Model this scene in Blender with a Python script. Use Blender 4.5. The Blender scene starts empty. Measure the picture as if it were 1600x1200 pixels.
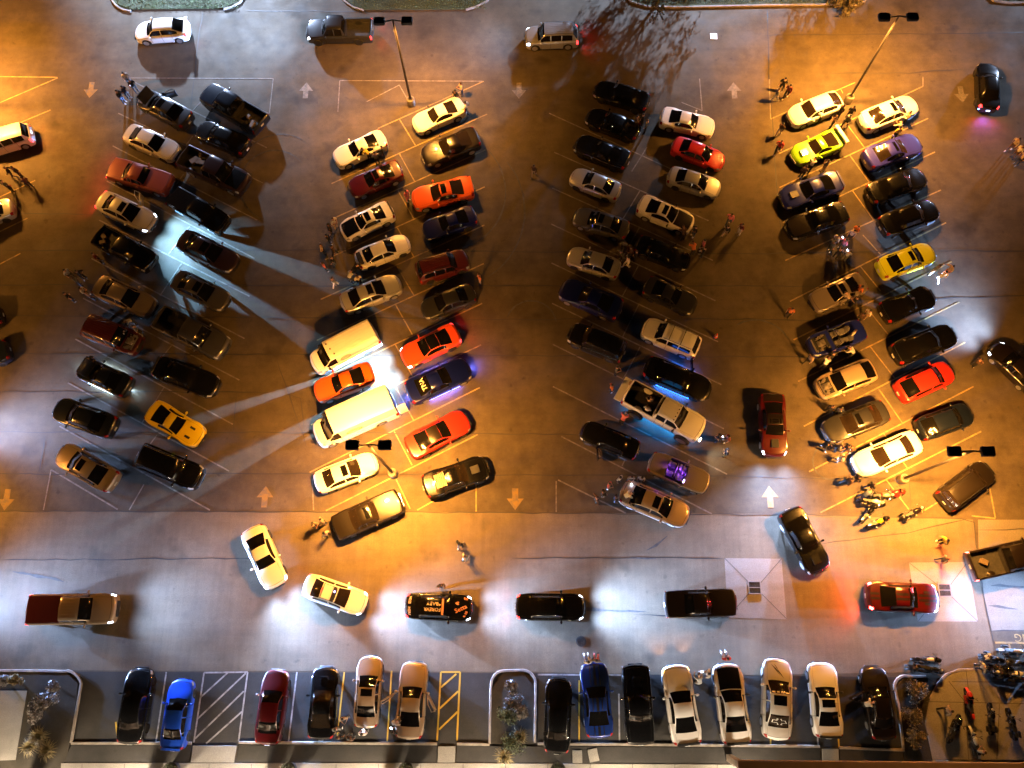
import bpy, bmesh, math, random
import numpy as np
from mathutils import Vector, Matrix
import zlib
R_ = math.radians
crc = lambda s: zlib.crc32(s.encode())
random.seed(7)
scene = bpy.context.scene
COL = scene.collection

# ------------------------------------------------------------------ camera
CAM_H = 60.0
FPX = 1280.0
_d = Vector((26.0, 385.0, FPX)).normalized()              # straight down, in camera axes (right, down, forward)
_u = Vector((0, -1, 0)); EY = (_u - _u.dot(_d) * _d).normalized()
_r = Vector((1, 0, 0)); EX = _r - _r.dot(_d) * _d; EX = (EX - EX.dot(EY) * EY).normalized()
def W(v): return Vector((v.dot(EX), v.dot(EY), -v.dot(_d)))
def G(px, py, z=0.0):
    """ground point (metres) seen at a photo pixel, on the plane of height z"""
    r = Vector((px - 800.0, py - 600.0, FPX)); r = r * ((CAM_H - z) / r.dot(_d))
    return Vector((r.dot(EX), r.dot(EY), z))
cam_d = bpy.data.cameras.new("camera"); cam = bpy.data.objects.new("camera", cam_d); COL.objects.link(cam)
cam_d.sensor_width = 36.0; cam_d.lens = 36.0 * FPX / 1600.0; cam_d.clip_end = 2000; cam_d.clip_start = 0.5
_X, _Y, _Z = W(Vector((1, 0, 0))), W(Vector((0, -1, 0))), W(Vector((0, 0, -1)))
cam.matrix_world = Matrix(((_X.x, _Y.x, _Z.x, 0), (_X.y, _Y.y, _Z.y, 0), (_X.z, _Y.z, _Z.z, CAM_H), (0, 0, 0, 1)))
scene.camera = cam

# ------------------------------------------------------------------ night sky, exposure
world = bpy.data.worlds.new("World"); scene.world = world; world.use_nodes = True
wn = world.node_tree.nodes; wl = world.node_tree.links
bg = wn["Background"]; sky = wn.new("ShaderNodeTexSky"); sky.sky_type = 'NISHITA'; sky.sun_disc = False
sky.sun_elevation = R_(-3.0); sky.sun_rotation = R_(200)
wl.new(sky.outputs[0], bg.inputs[0]); bg.inputs[1].default_value = 0.09
vs = scene.view_settings; vs.view_transform = 'Standard'; vs.look = 'None'; vs.exposure = -0.2; vs.gamma = 1.0
cy = scene.cycles
cy.max_bounces = 5; cy.diffuse_bounces = 2; cy.glossy_bounces = 2; cy.transmission_bounces = 2; cy.transparent_max_bounces = 4
cy.sample_clamp_indirect = 3.0; cy.sample_clamp_direct = 0.0; cy.caustics_reflective = False; cy.caustics_refractive = False
cy.use_light_tree = True

SODIUM = (1.0, 0.40, 0.062)
WHITE = (0.54, 0.69, 1.0)
XENON = (0.33, 0.52, 1.0)
WARM = (1.0, 0.80, 0.56)
SODIUM_W = 40000.0
HEAD_W = 98000.0

# ------------------------------------------------------------------ materials
MATS = {}
def mat(key, col=(.5, .5, .5), rough=.5, metal=0.0, coat=0.0, emit=None, estr=0.0, spec=.5, noise=None, bump=None, flake=False):
    if key in MATS: return MATS[key]
    m = bpy.data.materials.new(key); m.use_nodes = True; MATS[key] = m
    nt = m.node_tree; b = nt.nodes["Principled BSDF"]
    b.inputs["Base Color"].default_value = (*col, 1); b.inputs["Roughness"].default_value = rough
    b.inputs["Metallic"].default_value = metal; b.inputs["Specular IOR Level"].default_value = spec
    b.inputs["Coat Weight"].default_value = coat; b.inputs["Coat Roughness"].default_value = 0.04
    if emit:
        b.inputs["Emission Color"].default_value = (*emit, 1); b.inputs["Emission Strength"].default_value = estr
    tc = nt.nodes.new("ShaderNodeTexCoord")
    if noise:
        sc, amt = noise
        n = nt.nodes.new("ShaderNodeTexNoise"); n.inputs["Scale"].default_value = sc; n.inputs["Detail"].default_value = 5
        nt.links.new(tc.outputs["Object"], n.inputs["Vector"])
        r = nt.nodes.new("ShaderNodeMapRange"); r.inputs["From Min"].default_value = .3; r.inputs["From Max"].default_value = .7
        r.inputs["To Min"].default_value = 1 - amt; r.inputs["To Max"].default_value = 1 + amt
        nt.links.new(n.outputs[0], r.inputs["Value"])
        mx = nt.nodes.new("ShaderNodeVectorMath"); mx.operation = 'SCALE'; mx.inputs[0].default_value = col
        nt.links.new(r.outputs[0], mx.inputs["Scale"]); nt.links.new(mx.outputs[0], b.inputs["Base Color"])
    if bump:
        sc, st = bump
        n = nt.nodes.new("ShaderNodeTexNoise"); n.inputs["Scale"].default_value = sc; n.inputs["Detail"].default_value = 4
        nt.links.new(tc.outputs["Object"], n.inputs["Vector"])
        bp = nt.nodes.new("ShaderNodeBump"); bp.inputs["Strength"].default_value = st; bp.inputs["Distance"].default_value = .03
        nt.links.new(n.outputs[0], bp.inputs["Height"]); nt.links.new(bp.outputs[0], b.inputs["Normal"])
    return m

PAL = {  # paint: colour, metallic, roughness
 'white': ((.72, .71, .69), 0, .35), 'pearl': ((.62, .60, .56), .1, .32), 'silver': ((.42, .42, .42), .55, .33),
 'champagne': ((.26, .215, .175), .5, .34), 'grey': ((.075, .072, .072), .45, .34), 'dark_grey': ((.022, .022, .025), .3, .33),
 'black': ((.0032, .0032, .0036), 0, .25), 'blue_black': ((.005, .008, .018), .2, .28), 'brown_black': ((.010, .0065, .005), .25, .3),
 'bronze': ((.012, .0085, .006), .3, .32), 'plum': ((.030, .015, .017), .3, .32), 'tan': ((.36, .27, .19), .35, .36),
 'red': ((.42, .018, .012), 0, .3), 'dark_red': ((.055, .002, .003), .1, .3), 'maroon': ((.075, .010, .010), .15, .32),
 'copper_red': ((.24, .045, .03), .2, .4), 'orange': ((.62, .085, .010), 0, .3), 'orange_red': ((.55, .055, .018), 0, .3),
 'yellow': ((.66, .48, .008), 0, .3), 'lemon': ((.58, .62, .012), 0, .3), 'lime': ((.22, .48, .01), 0, .3),
 'blue': ((.010, .060, .50), .1, .28), 'navy': ((.003, .006, .085), .2, .28), 'purple': ((.028, .028, .38), .1, .3), 'steel_blue': ((.007, .013, .17), .1, .3),
 'royal': ((.012, .035, .20), .25, .26),
}
def paint(k):
    c, me, ro = PAL[k]
    return mat('paint_' + k, c, ro, me, coat=.8)
GLASS = lambda: mat('tinted_glass', (.004, .0036, .0034), .10, spec=.5)
LITCABG = lambda: mat('lit_cabin_glass', (.016, .011, .007), .11, spec=.5)  # browner glass: lamplight on the cabin behind is put into the colour
RUBBER = lambda: mat('rubber', (.018, .018, .018), .8)
ALLOY = lambda: mat('alloy', (.55, .55, .56), .3, .8)
DARKRIM = lambda: mat('dark_rim', (.03, .03, .032), .35, .6)
BLACKP = lambda: mat('black_plastic', (.012, .012, .013), .45)
CHROME = lambda: mat('chrome', (.7, .7, .7), .15, 1.0)
LENS = lambda: mat('lamp_lens_off', (.45, .46, .48), .12, .3)
TAIL = lambda: mat('tail_lens_off', (.22, .008, .008), .2)
LENS_ON = lambda: mat('headlight_lit', (.9, .9, .9), .3, emit=(.75, .85, 1.0), estr=14)
LENS_WARM = lambda: mat('parking_light_lit', (.9, .8, .6), .3, emit=(1, .5, .12), estr=5)
TAIL_ON = lambda: mat('tail_light_lit', (.6, .02, .02), .3, emit=(1, .035, .035), estr=7)
BRAKE_ON = lambda: mat('brake_light_lit', (.6, .02, .02), .3, emit=(1, .04, .035), estr=45)

# ------------------------------------------------------------------ mesh helpers
def tag(o, label=None, cat=None, group=None, kind=None):
    if label: o["label"] = label
    if cat: o["category"] = cat
    if group: o["group"] = group
    if kind: o["kind"] = kind
    return o
def mesh_from(verts, faces, name, smooth=True, sharp=38, midx=None):
    me = bpy.data.meshes.new(name); me.from_pydata([tuple(v) for v in verts], [], faces); me.update()
    bm = bmesh.new(); bm.from_mesh(me); bmesh.ops.recalc_face_normals(bm, faces=bm.faces); bm.to_mesh(me); bm.free()
    if smooth:
        me.polygons.foreach_set("use_smooth", [True] * len(me.polygons))
        me.set_sharp_from_angle(angle=R_(sharp))
    if midx: me.polygons.foreach_set("material_index", midx)
    return me
class MB:
    """collects shapes for one mesh"""
    def __init__(s): s.v = []; s.f = []
    def add(s, vs, fs):
        o = len(s.v); s.v += [Vector(v) for v in vs]; s.f += [tuple(i + o for i in f) for f in fs]; return s
    def box(s, c, d, rot=None, taper=1.0):
        c = Vector(c); hx, hy, hz = d[0] / 2, d[1] / 2, d[2] / 2; vs = []
        for z in (-hz, hz):
            k = 1.0 if z < 0 else taper
            for x, y in ((-hx, -hy), (hx, -hy), (hx, hy), (-hx, hy)):
                p = Vector((x * k, y * k, z)); p = rot @ p if rot else p; vs.append(c + p)
        return s.add(vs, [(0, 3, 2, 1), (4, 5, 6, 7), (0, 1, 5, 4), (1, 2, 6, 5), (2, 3, 7, 6), (3, 0, 4, 7)])
    def rbox(s, c, d, r=.05, rot=None):
        """box with chamfered vertical and top edges"""
        c = Vector(c); hx, hy, hz = d[0] / 2, d[1] / 2, d[2] / 2; vs = []
        def ring(ix, z):
            x, y = hx - ix, hy - ix; q = r
            return [(-x + q, -y, z), (x - q, -y, z), (x, -y + q, z), (x, y - q, z), (x - q, y, z), (-x + q, y, z), (-x, y - q, z), (-x, -y + q, z)]
        pts = ring(0, -hz) + ring(0, hz - r) + ring(r * .6, hz)
        for p in pts:
            p = Vector(p); p = rot @ p if rot else p; vs.append(c + p)
        fs = [tuple(range(7, -1, -1)), tuple(range(16, 24))]
        for k in (0, 8):
            for i in range(8): j = (i + 1) % 8; fs.append((k + i, k + j, k + 8 + j, k + 8 + i))
        return s.add(vs, fs)
    def tube(s, pts, rad, n=8, cap=True):
        pts = [Vector(p) for p in pts]; rad = rad if isinstance(rad, (list, tuple)) else [rad] * len(pts); vs = []; fs = []
        for i, p in enumerate(pts):
            t = (pts[min(i + 1, len(pts) - 1)] - pts[max(i - 1, 0)]).normalized()
            a = Vector((0, 0, 1)) if abs(t.z) < .9 else Vector((1, 0, 0))
            u = t.cross(a).normalized(); w = t.cross(u)
            for k in range(n):
                an = 2 * math.pi * k / n; vs.append(p + (u * math.cos(an) + w * math.sin(an)) * rad[i])
        for i in range(len(pts) - 1):
            for k in range(n):
                j = (k + 1) % n; fs.append((i * n + k, i * n + j, (i + 1) * n + j, (i + 1) * n + k))
        if cap: fs += [tuple(range(n - 1, -1, -1)), tuple(range((len(pts) - 1) * n, len(pts) * n))]
        return s.add(vs, fs)
    def lathe(s, prof, c=(0, 0, 0), n=20, axis='z'):
        """prof: (radius, height) pairs round the axis"""
        c = Vector(c); vs = []; fs = []
        for r, h in prof:
            for k in range(n):
                a = 2 * math.pi * k / n; x, y = r * math.cos(a), r * math.sin(a)
                vs.append(c + (Vector((x, y, h)) if axis == 'z' else Vector((x, h, y)) if axis == 'y' else Vector((h, x, y))))
        for i in range(len(prof) - 1):
            for k in range(n):
                j = (k + 1) % n; fs.append((i * n + k, i * n + j, (i + 1) * n + j, (i + 1) * n + k))
        fs += [tuple(range(n)), tuple(range((len(prof) - 1) * n, len(prof) * n))]
        return s.add(vs, fs)
    def ell(s, c, r, nu=12, nv=8, rot=None):
        c = Vector(c); vs = []; fs = []
        for i in range(nv + 1):
            th = math.pi * i / nv
            for k in range(nu):
                a = 2 * math.pi * k / nu; p = Vector((r[0] * math.sin(th) * math.cos(a), r[1] * math.sin(th) * math.sin(a), r[2] * math.cos(th)))
                vs.append(c + (rot @ p if rot else p))
        for i in range(nv):
            for k in range(nu):
                j = (k + 1) % nu; fs.append((i * nu + k, i * nu + j, (i + 1) * nu + j, (i + 1) * nu + k))
        return s.add(vs, fs)
    def mesh(s, name, smooth=True, sharp=38): return mesh_from(s.v, s.f, name, smooth, sharp)
def link(name, me, m=None, parent=None, loc=None):
    o = bpy.data.objects.new(name, me); COL.objects.link(o)
    ms = m if isinstance(m, (list, tuple)) else [m] if m else []
    while len(me.materials) < len(ms): me.materials.append(None)
    for i, mm in enumerate(ms):
        o.material_slots[i].link = 'OBJECT'; o.material_slots[i].material = mm
    if parent: o.parent = parent
    if loc: o.location = loc
    return o
def empty(name, loc, rz=0, sc=(1, 1, 1)):
    o = bpy.data.objects.new(name, None); COL.objects.link(o); o.empty_display_size = .3
    o.location = loc; o.rotation_euler = (0, 0, rz); o.scale = sc; return o
def lamp(kind, name, loc, power, col, parent=None, target=None, size=None, blend=.5, radius=.08, area=None):
    l = bpy.data.lights.new(name, kind); l.energy = power; l.color = col
    if kind == 'SPOT': l.spot_size = size; l.spot_blend = blend; l.shadow_soft_size = radius
    elif kind == 'POINT': l.shadow_soft_size = radius
    elif kind == 'AREA': l.shape = 'RECTANGLE'; l.size, l.size_y = area
    o = bpy.data.objects.new(name, l); COL.objects.link(o)
    if parent: o.parent = parent
    o.location = loc
    if target is not None: o.rotation_euler = (Vector(target) - Vector(loc)).to_track_quat('-Z', 'Y').to_euler()
    return o

BEAMS = {}
def beam_light(power, col=XENON):
    """low beam: wide and flat, strongest just under the horizon, cut off above it"""
    k = (round(power, 1), col)
    if k in BEAMS: return BEAMS[k]
    l = bpy.data.lights.new('headlight_beam', 'SPOT'); l.energy = power; l.color = col; l.spot_size = R_(150); l.spot_blend = .3; l.shadow_soft_size = .05
    l.use_nodes = True; nt = l.node_tree; N = nt.nodes.new; L = nt.links.new; em = [n for n in nt.nodes if n.type == 'EMISSION'][0]
    tc = N("ShaderNodeTexCoord"); sp = N("ShaderNodeSeparateXYZ"); L(tc.outputs["Normal"], sp.inputs[0])
    def mth(op, a, b=None):
        q = N("ShaderNodeMath"); q.operation = op
        for i, v in enumerate((a, b)):
            if v is None: continue
            if isinstance(v, (int, float)): q.inputs[i].default_value = v
            else: L(v, q.inputs[i])
        return q.outputs[0]
    el = mth('MULTIPLY', sp.outputs[1], BEAM_SIGN); cut = N("ShaderNodeMapRange"); cut.interpolation_type = 'SMOOTHSTEP'
    cut.inputs["From Min"].default_value = -.012; cut.inputs["From Max"].default_value = .012; L(el, cut.inputs["Value"])
    e2 = mth('MAXIMUM', el, 0.0); v = mth('POWER', mth('DIVIDE', .10, mth('ADD', e2, .10)), 2.15)
    az = mth('POWER', mth('ABSOLUTE', sp.outputs[2]), 5.0)
    L(mth('MULTIPLY', mth('MULTIPLY', v, cut.outputs[0]), az), em.inputs["Strength"])
    BEAMS[k] = l; return l
BEAM_SIGN = -1.0
# ------------------------------------------------------------------ ground
def ground_mat(key, base, contrast=.28, tint=(1, 1, 1), stain=.35, streak=0.0, rough=.82):
    m = bpy.data.materials.new(key); m.use_nodes = True; nt = m.node_tree; N = nt.nodes.new; L = nt.links.new
    b = nt.nodes["Principled BSDF"]; b.inputs["Specular IOR Level"].default_value = .35
    tc = N("ShaderNodeTexCoord")
    def noise(scale, det=6, rough_=.6, stretch=None):
        n = N("ShaderNodeTexNoise"); n.inputs["Scale"].default_value = scale; n.inputs["Detail"].default_value = det; n.inputs["Roughness"].default_value = rough_
        if stretch:
            mp = N("ShaderNodeMapping"); mp.inputs["Scale"].default_value = stretch; L(tc.outputs["Object"], mp.inputs["Vector"]); L(mp.outputs[0], n.inputs["Vector"])
        else: L(tc.outputs["Object"], n.inputs["Vector"])
        return n.outputs[0]
    def rng(v, a, b_, c, d):
        r = N("ShaderNodeMapRange"); r.inputs["From Min"].default_value = a; r.inputs["From Max"].default_value = b_
        r.inputs["To Min"].default_value = c; r.inputs["To Max"].default_value = d; L(v, r.inputs["Value"]); return r.outputs[0]
    def mul(a, b_):
        q = N("ShaderNodeMath"); q.operation = 'MULTIPLY'; L(a, q.inputs[0]); L(b_, q.inputs[1]); return q.outputs[0]
    v = rng(noise(.09, 5), .3, .7, 1 - contrast, 1 + contrast)                       # wide patches
    v = mul(v, rng(noise(.7, 8, .7), .3, .7, 1 - contrast * .8, 1 + contrast * .8))  # mottling
    v = mul(v, rng(noise(14, 4, .8), .3, .7, .80, 1.2))                              # grain
    v = mul(v, rng(noise(55, 2, .8), .25, .75, .72, 1.28))                           # aggregate
    v = mul(v, rng(noise(.33, 3, .5), .60, .74, 1.0, 1 - stain))                     # oil and damp stains
    v = mul(v, rng(noise(1.7, 2, .4), .68, .78, 1.0, 1 - stain * .7))                # drips
    v = mul(v, rng(noise(1.0, 5, .65, (.06, 1.6, 1)), .35, .65, .95, 1.05))          # paving lanes along the drive
    if streak: v = mul(v, rng(noise(1.0, 5, .65, (1.9, .07, 1)), .4, .7, 1 + streak * .4, 1 - streak))
    sc = N("ShaderNodeVectorMath"); sc.operation = 'SCALE'; sc.inputs[0].default_value = [base * t for t in tint]; L(v, sc.inputs["Scale"])
    L(sc.outputs[0], b.inputs["Base Color"])
    L(rng(noise(.5, 4), .3, .7, rough - .14, rough + .08), b.inputs["Roughness"])
    bp = N("ShaderNodeBump"); bp.inputs["Strength"].default_value = .35; bp.inputs["Distance"].default_value = .012
    L(noise(38, 3, .8), bp.inputs["Height"]); L(bp.outputs[0], b.inputs["Normal"])
    MATS[key] = m; return m
def sheet(name, pts, z, m, px=True):
    vs = [G(x, y) if px else Vector((x, y, 0)) for x, y in pts]
    for v in vs: v.z = z
    return tag(link(name, mesh_from(vs, [tuple(range(len(vs)))], name, False), m), kind='structure')
def slab(name, pts, z0, z1, m, px=True):
    vs = [G(x, y) if px else Vector((x, y, 0)) for x, y in pts]; n = len(vs)
    lo = [Vector((v.x, v.y, z0)) for v in vs]; hi = [Vector((v.x, v.y, z1)) for v in vs]
    fs = [tuple(range(n, 2 * n)), tuple(range(n - 1, -1, -1))] + [(i, (i + 1) % n, n + (i + 1) % n, n + i) for i in range(n)]
    return tag(link(name, mesh_from(lo + hi, fs, name, False), m), kind='structure')
def strip(mb, pts, wid, z, jitter=0.0, step=None, taper=False):
    """flat ribbon along a polyline of ground points"""
    P = [Vector((p[0], p[1], 0)) for p in pts]
    if step:
        Q = [P[0]]
        for a, b in zip(P, P[1:]):
            n = max(1, int((b - a).length / step))
            for k in range(1, n + 1):
                q = a.lerp(b, k / n); d = (b - a).normalized(); Q.append(q + Vector((-d.y, d.x, 0)) * random.uniform(-jitter, jitter))
        P = Q
    vs = []; fs = []
    for i, p in enumerate(P):
        d = (P[min(i + 1, len(P) - 1)] - P[max(i - 1, 0)]).normalized(); nrm = Vector((-d.y, d.x, 0))
        w = wid * (random.uniform(.5, 1.3) if jitter else 1) / 2
        if taper and i in (0, len(P) - 1): w *= .2
        vs += [p + nrm * w + Vector((0, 0, z)), p - nrm * w + Vector((0, 0, z))]
    for i in range(len(P) - 1): fs.append((2 * i, 2 * i + 1, 2 * i + 3, 2 * i + 2))
    mb.add(vs, fs)
def kerb(mb, pts, wid=.17, h=.14):
    P = [G(*p) for p in pts]; vs = []; fs = []; n = len(P)
    for i, p in enumerate(P):
        d = (P[min(i + 1, n - 1)] - P[max(i - 1, 0)]).normalized(); q = Vector((-d.y, d.x, 0)) * wid / 2
        for s_, z in ((1, -.01), (1, h - .03), (.75, h), (-.75, h), (-1, h - .03), (-1, -.01)): vs.append(p + q * s_ + Vector((0, 0, z)))
    for i in range(n - 1):
        for k in range(5): fs.append((i * 6 + k, i * 6 + k + 1, i * 6 + 7 + k, i * 6 + 6 + k))
    fs += [tuple(range(6)), tuple(range((n - 1) * 6, n * 6))]
    mb.add(vs, fs)
def arc(cx, cy, r, a0, a1, n=6, ry=None):
    ry = ry or r
    return [(cx + r * math.cos(R_(a0 + (a1 - a0) * i / n)), cy - ry * math.sin(R_(a0 + (a1 - a0) * i / n))) for i in range(n + 1)]

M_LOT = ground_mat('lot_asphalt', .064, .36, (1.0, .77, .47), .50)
M_DRIVE = ground_mat('drive_asphalt', .118, .22, (1.0, .78, .50), .40, streak=.12)
M_STREET = ground_mat('street_asphalt', .115, .20, (1, .97, .95), .34)
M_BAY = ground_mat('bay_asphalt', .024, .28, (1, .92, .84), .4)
M_CONC = ground_mat('pad_concrete', .19, .14, (1, .90, .76), .20)
M_WALK = ground_mat('walk_concrete', .21, .12, (1, .95, .86), .2)
M_GRASSBED = ground_mat('soil_bed', .028, .4, (1, .85, .62), .3, rough=.9)
M_TURF = ground_mat('turf_soil', .05, .35, (.75, 1.0, .38), .2, rough=.9)
M_KERB = mat('kerb_concrete', (.22, .19, .16), .8, noise=(2.5, .3))

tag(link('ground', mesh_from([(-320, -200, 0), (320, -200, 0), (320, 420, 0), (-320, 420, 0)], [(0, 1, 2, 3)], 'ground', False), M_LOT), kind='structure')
# the lighter service drive, its upper edge follows the crack at the end of the bays
up = [(-420, 799), (0, 799), (400, 800), (800, 801), (1240, 803), (1420, 809), (1520, 812), (1526, 850), (1531, 905), (1541, 960), (1552, 1010), (1553, 1048)]
sheet('service_drive', up + [(1100, 1056), (838, 1050), (0, 1047), (-420, 1047)], .004, M_DRIVE)
sheet('concrete_lane', [(1528, 812), (2100, 812), (2100, 986), (1549, 986), (1540, 950), (1530, 900)], .006, ground_mat('lane_concrete', .14, .16, (1, .88, .70), .3))
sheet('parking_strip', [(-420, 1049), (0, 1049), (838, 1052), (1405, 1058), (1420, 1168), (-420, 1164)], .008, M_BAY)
sheet('drain_pad', [(1132, 872), (1221, 873), (1229, 967.5), (1137, 965)], .010, M_CONC)
sheet('drain_pad', [(1420, 879), (1512, 878), (1528, 971), (1434, 971)], .010, M_CONC)
# dark sealed cracks and paving seams
mbk = MB()
def crack(pts, w=.075, jit=.055): strip(mbk, [G(*p) for p in pts], w, .0145, jit, 1.0, True)
for pts in ([(-60, 333), (120, 334), (160, 336)], [(0, 391), (300, 392), (560, 390), (820, 394), (1200, 396), (1460, 392), (1660, 392)],
            [(-40, 445), (300, 446), (800, 447), (1240, 447), (1300, 447)], [(1300, 470), (1470, 466), (1660, 461)],
            [(-40, 492), (400, 496), (800, 499), (1230, 499), (1300, 503)], [(-40, 552), (260, 553), (800, 556), (1300, 558)],
            [(-40, 612), (420, 613)], [(-40, 675), (160, 675), (500, 676), (760, 678), (900, 679), (1160, 684)],
            [(1235, 684), (1275, 693)], [(-40, 741), (470, 740), (800, 742), (1180, 744), (1300, 749)],
            [(-40, 799), (300, 799), (540, 800), (900, 802), (1160, 804), (1240, 804), (1440, 809), (1500, 810), (1522, 816), (1526, 850), (1540, 950), (1556, 1020)],
            [(1190, 56), (1280, 54), (1440, 53), (1640, 50)], [(1288, 114), (1420, 114), (1505, 108)], [(1198, 8), (1202, 120), (1214, 300), (1222, 380)],
            [(380, 17), (620, 18)], [(317, 15), (297, 170)], [(1526, 828), (1640, 827)], [(0, 875), (420, 872)], [(800, 872), (1130, 872)], [(1130, 964), (990, 961)],
            [(70, 680), (60, 742)], [(370, 615), (365, 674)], [(150, 905), (155, 870)], [(1420, 741), (1424, 800)], [(1283, 850), (1420, 832), (1510, 812)],
            [(445, 615), (470, 622), (476, 674)], [(432, 560), (480, 700)], [(1545, 986), (1660, 984)]):
    crack(pts)
tag(link('pavement_cracks', mbk.mesh('pavement_cracks', False), mat('crack_sealer', (.020, .018, .016), .6)), kind='structure')
# old tyre rings and rubber marks
mbt = MB()
for cx, cy, r, a0, a1 in ((700, 300, 90, -80, 60), (700, 330, 120, -60, 40), (440, 280, 70, 60, 250), (430, 290, 55, 40, 220), (1300, 720, 30, 0, 300), (830, 510, 40, 10, 160), (1180, 560, 60, 30, 120)):
    strip(mbt, [G(*p) for p in arc(cx, cy, r, a0, a1, 22)], .14, .0165, .02, .8, True)
for pts in ([(1010, 860), (1025, 853), (1043, 838)], [(978, 872), (1025, 873)], [(1545, 946), (1590, 952)], [(1548, 915), (1620, 918)], [(900, 952), (1010, 956)], [(20, 893), (100, 908)]):
    strip(mbt, [G(*p) for p in pts], .2, .0165, .05, .6, True)
tag(link('tyre_marks', mbt.mesh('tyre_marks', False), mat('rubber_mark', (.042, .040, .037), .7, noise=(3, .4))), kind='structure')

# painted bay lines
def wornpaint(key, col, wear=.5):
    m = bpy.data.materials.new(key); m.use_nodes = True; nt = m.node_tree; b = nt.nodes["Principled BSDF"]
    tc = nt.nodes.new("ShaderNodeTexCoord"); n = nt.nodes.new("ShaderNodeTexNoise"); n.inputs["Scale"].default_value = 2.2; n.inputs["Detail"].default_value = 9; n.inputs["Roughness"].default_value = .75
    nt.links.new(tc.outputs["Object"], n.inputs["Vector"])
    r = nt.nodes.new("ShaderNodeValToRGB"); r.color_ramp.elements[0].position = wear - .12; r.color_ramp.elements[1].position = wear + .10
    r.color_ramp.elements[0].color = (.085, .078, .07, 1); r.color_ramp.elements[1].color = (*col, 1)
    nt.links.new(n.outputs[0], r.inputs[0]); nt.links.new(r.outputs[0], b.inputs["Base Color"]); b.inputs["Roughness"].default_value = .7
    MATS[key] = m; return m
M_YEL = wornpaint('yellow_line_paint', (.30, .20, .05), .49); M_FADE = wornpaint('faded_line_paint', (.21, .18, .14), .52); M_WHT = wornpaint('white_line_paint', (.28, .27, .27), .45)
M_BYEL = wornpaint('bright_yellow_paint', (.20, .125, .025), .48)
M_HYEL = wornpaint('fresh_yellow_paint', (.42, .26, .02), .36)
def mid(a, b, t): return (a[0] + (b[0] - a[0]) * t, a[1] + (b[1] - a[1]) * t)
C1 = [((205, 126), (417, 231)), ((185, 177), (411, 286)), ((176, 228), (402, 344)), ((167, 283), (398, 404)), ((155, 344), (390, 463)), ((143, 404), (382, 529)), ((130, 466), (374, 594)), ((118, 530), (364, 663)), ((106, 598), (358, 736)), ((93, 666), (328, 797)), ((80, 734), (184, 796))]
C2 = [((756, 127), (590, 201)), ((761, 178.5), (518, 287)), ((759, 234), (524, 340)), ((757.5, 292), (508, 406)), ((757, 351.7), (501, 468)), ((755.7, 412), (495, 532)), ((753.6, 474), (489, 598)), ((751.7, 539), (486, 664)), ((749.6, 605.7), (484, 738)), ((746.5, 679), (509, 798)), ((700, 770), (652, 797))]
C3 = [((858, 177), (1103, 289)), ((866, 238), (1107, 345)), ((863, 294), (1114, 407)), ((861, 350), (1118, 470)), ((861.7, 411), (1122, 534)), ((862.5, 474), (1127, 601)), ((863.5, 538), (1131, 670)), ((864, 604), (1136, 741)), ((877, 682), (1112, 803)), ((872, 750), (978, 802))]
C4 = [((1336, 129), (1204, 186)), ((1442, 135), (1217, 240)), ((1450, 185), (1218, 293)), ((1461, 237.5), (1223, 348)), ((1470, 297), (1227, 407)), ((1478, 348), (1234, 471)), ((1487, 409), (1240, 531)), ((1499, 472), (1247, 596)), ((1508, 535), (1256, 666)), ((1521, 604), (1264, 737)), ((1533, 674), (1282, 801)), ((1465, 785), (1440, 800))]
C0 = [((90, 122), (-60, 186)), ((79, 172), (-80, 238)), ((55, 282), (-90, 350)), ((43, 341), (-100, 410)), ((32, 396), (-110, 470))]
def lines(name, segs, m, w=.105, z=.0125):
    mb = MB()
    for a, b in segs: strip(mb, [G(*a), G(*b)], w, z)
    return tag(link(name, mb.mesh(name, False), m), kind='structure')
SP1 = [((314, 159), (300, 174)), ((301, 213), (290, 228)), ((287, 272), (276, 288)), ((297, 353), (262, 399)), ((284, 412), (250, 462)), ((270, 480), (256, 500)), ((268, 540), (247, 566)), ((256, 606), (222, 661)), ((245, 680), (226, 706)), ((225, 757), (202, 797))]
SP2 = [((624, 186), (649, 227)), ((624, 240), (648, 284)), ((622, 298), (646, 341)), ((621, 356), (647, 402)), ((620, 416), (647, 462)), ((618, 476), (645, 524)), ((618, 539), (645, 589)), ((619, 606), (647, 658)), ((616, 674), (644, 727)), ((619, 749), (641, 795))]
SP3 = [((1011, 230), (987, 268)), ((1000, 298), (974, 341)), ((999, 356), (974, 400)), ((998, 414), (973, 462)), ((998, 476), (973, 526)), ((1000, 542), (974, 592)), ((1000, 610), (975, 660)), ((985, 700), (972, 728))]
SP4 = [((1313, 138), (1317, 146)), ((1326, 198), (1351, 231)), ((1328, 243), (1359, 286)), ((1332, 298), (1365, 344)), ((1348, 367), (1376, 398)), ((1344, 416), (1376, 455)), ((1355, 482), (1387, 522)), ((1360, 542), (1398, 591)), ((1373, 608), (1410, 661)), ((1381, 678), (1418, 732)), ((1385, 750), (1420, 796))]
lines('bay_lines', C1, M_FADE); lines('bay_lines', C2[3:] + C4[3:] + C0, M_YEL); lines('bay_lines', C2[:3] + C4[:3], M_YEL); lines('bay_lines', C3, M_FADE)
lines('bay_spine_lines', SP1 + SP3, M_FADE, .09, .0135); lines('bay_spine_lines', SP2 + SP4, M_YEL, .09, .0135)
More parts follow.
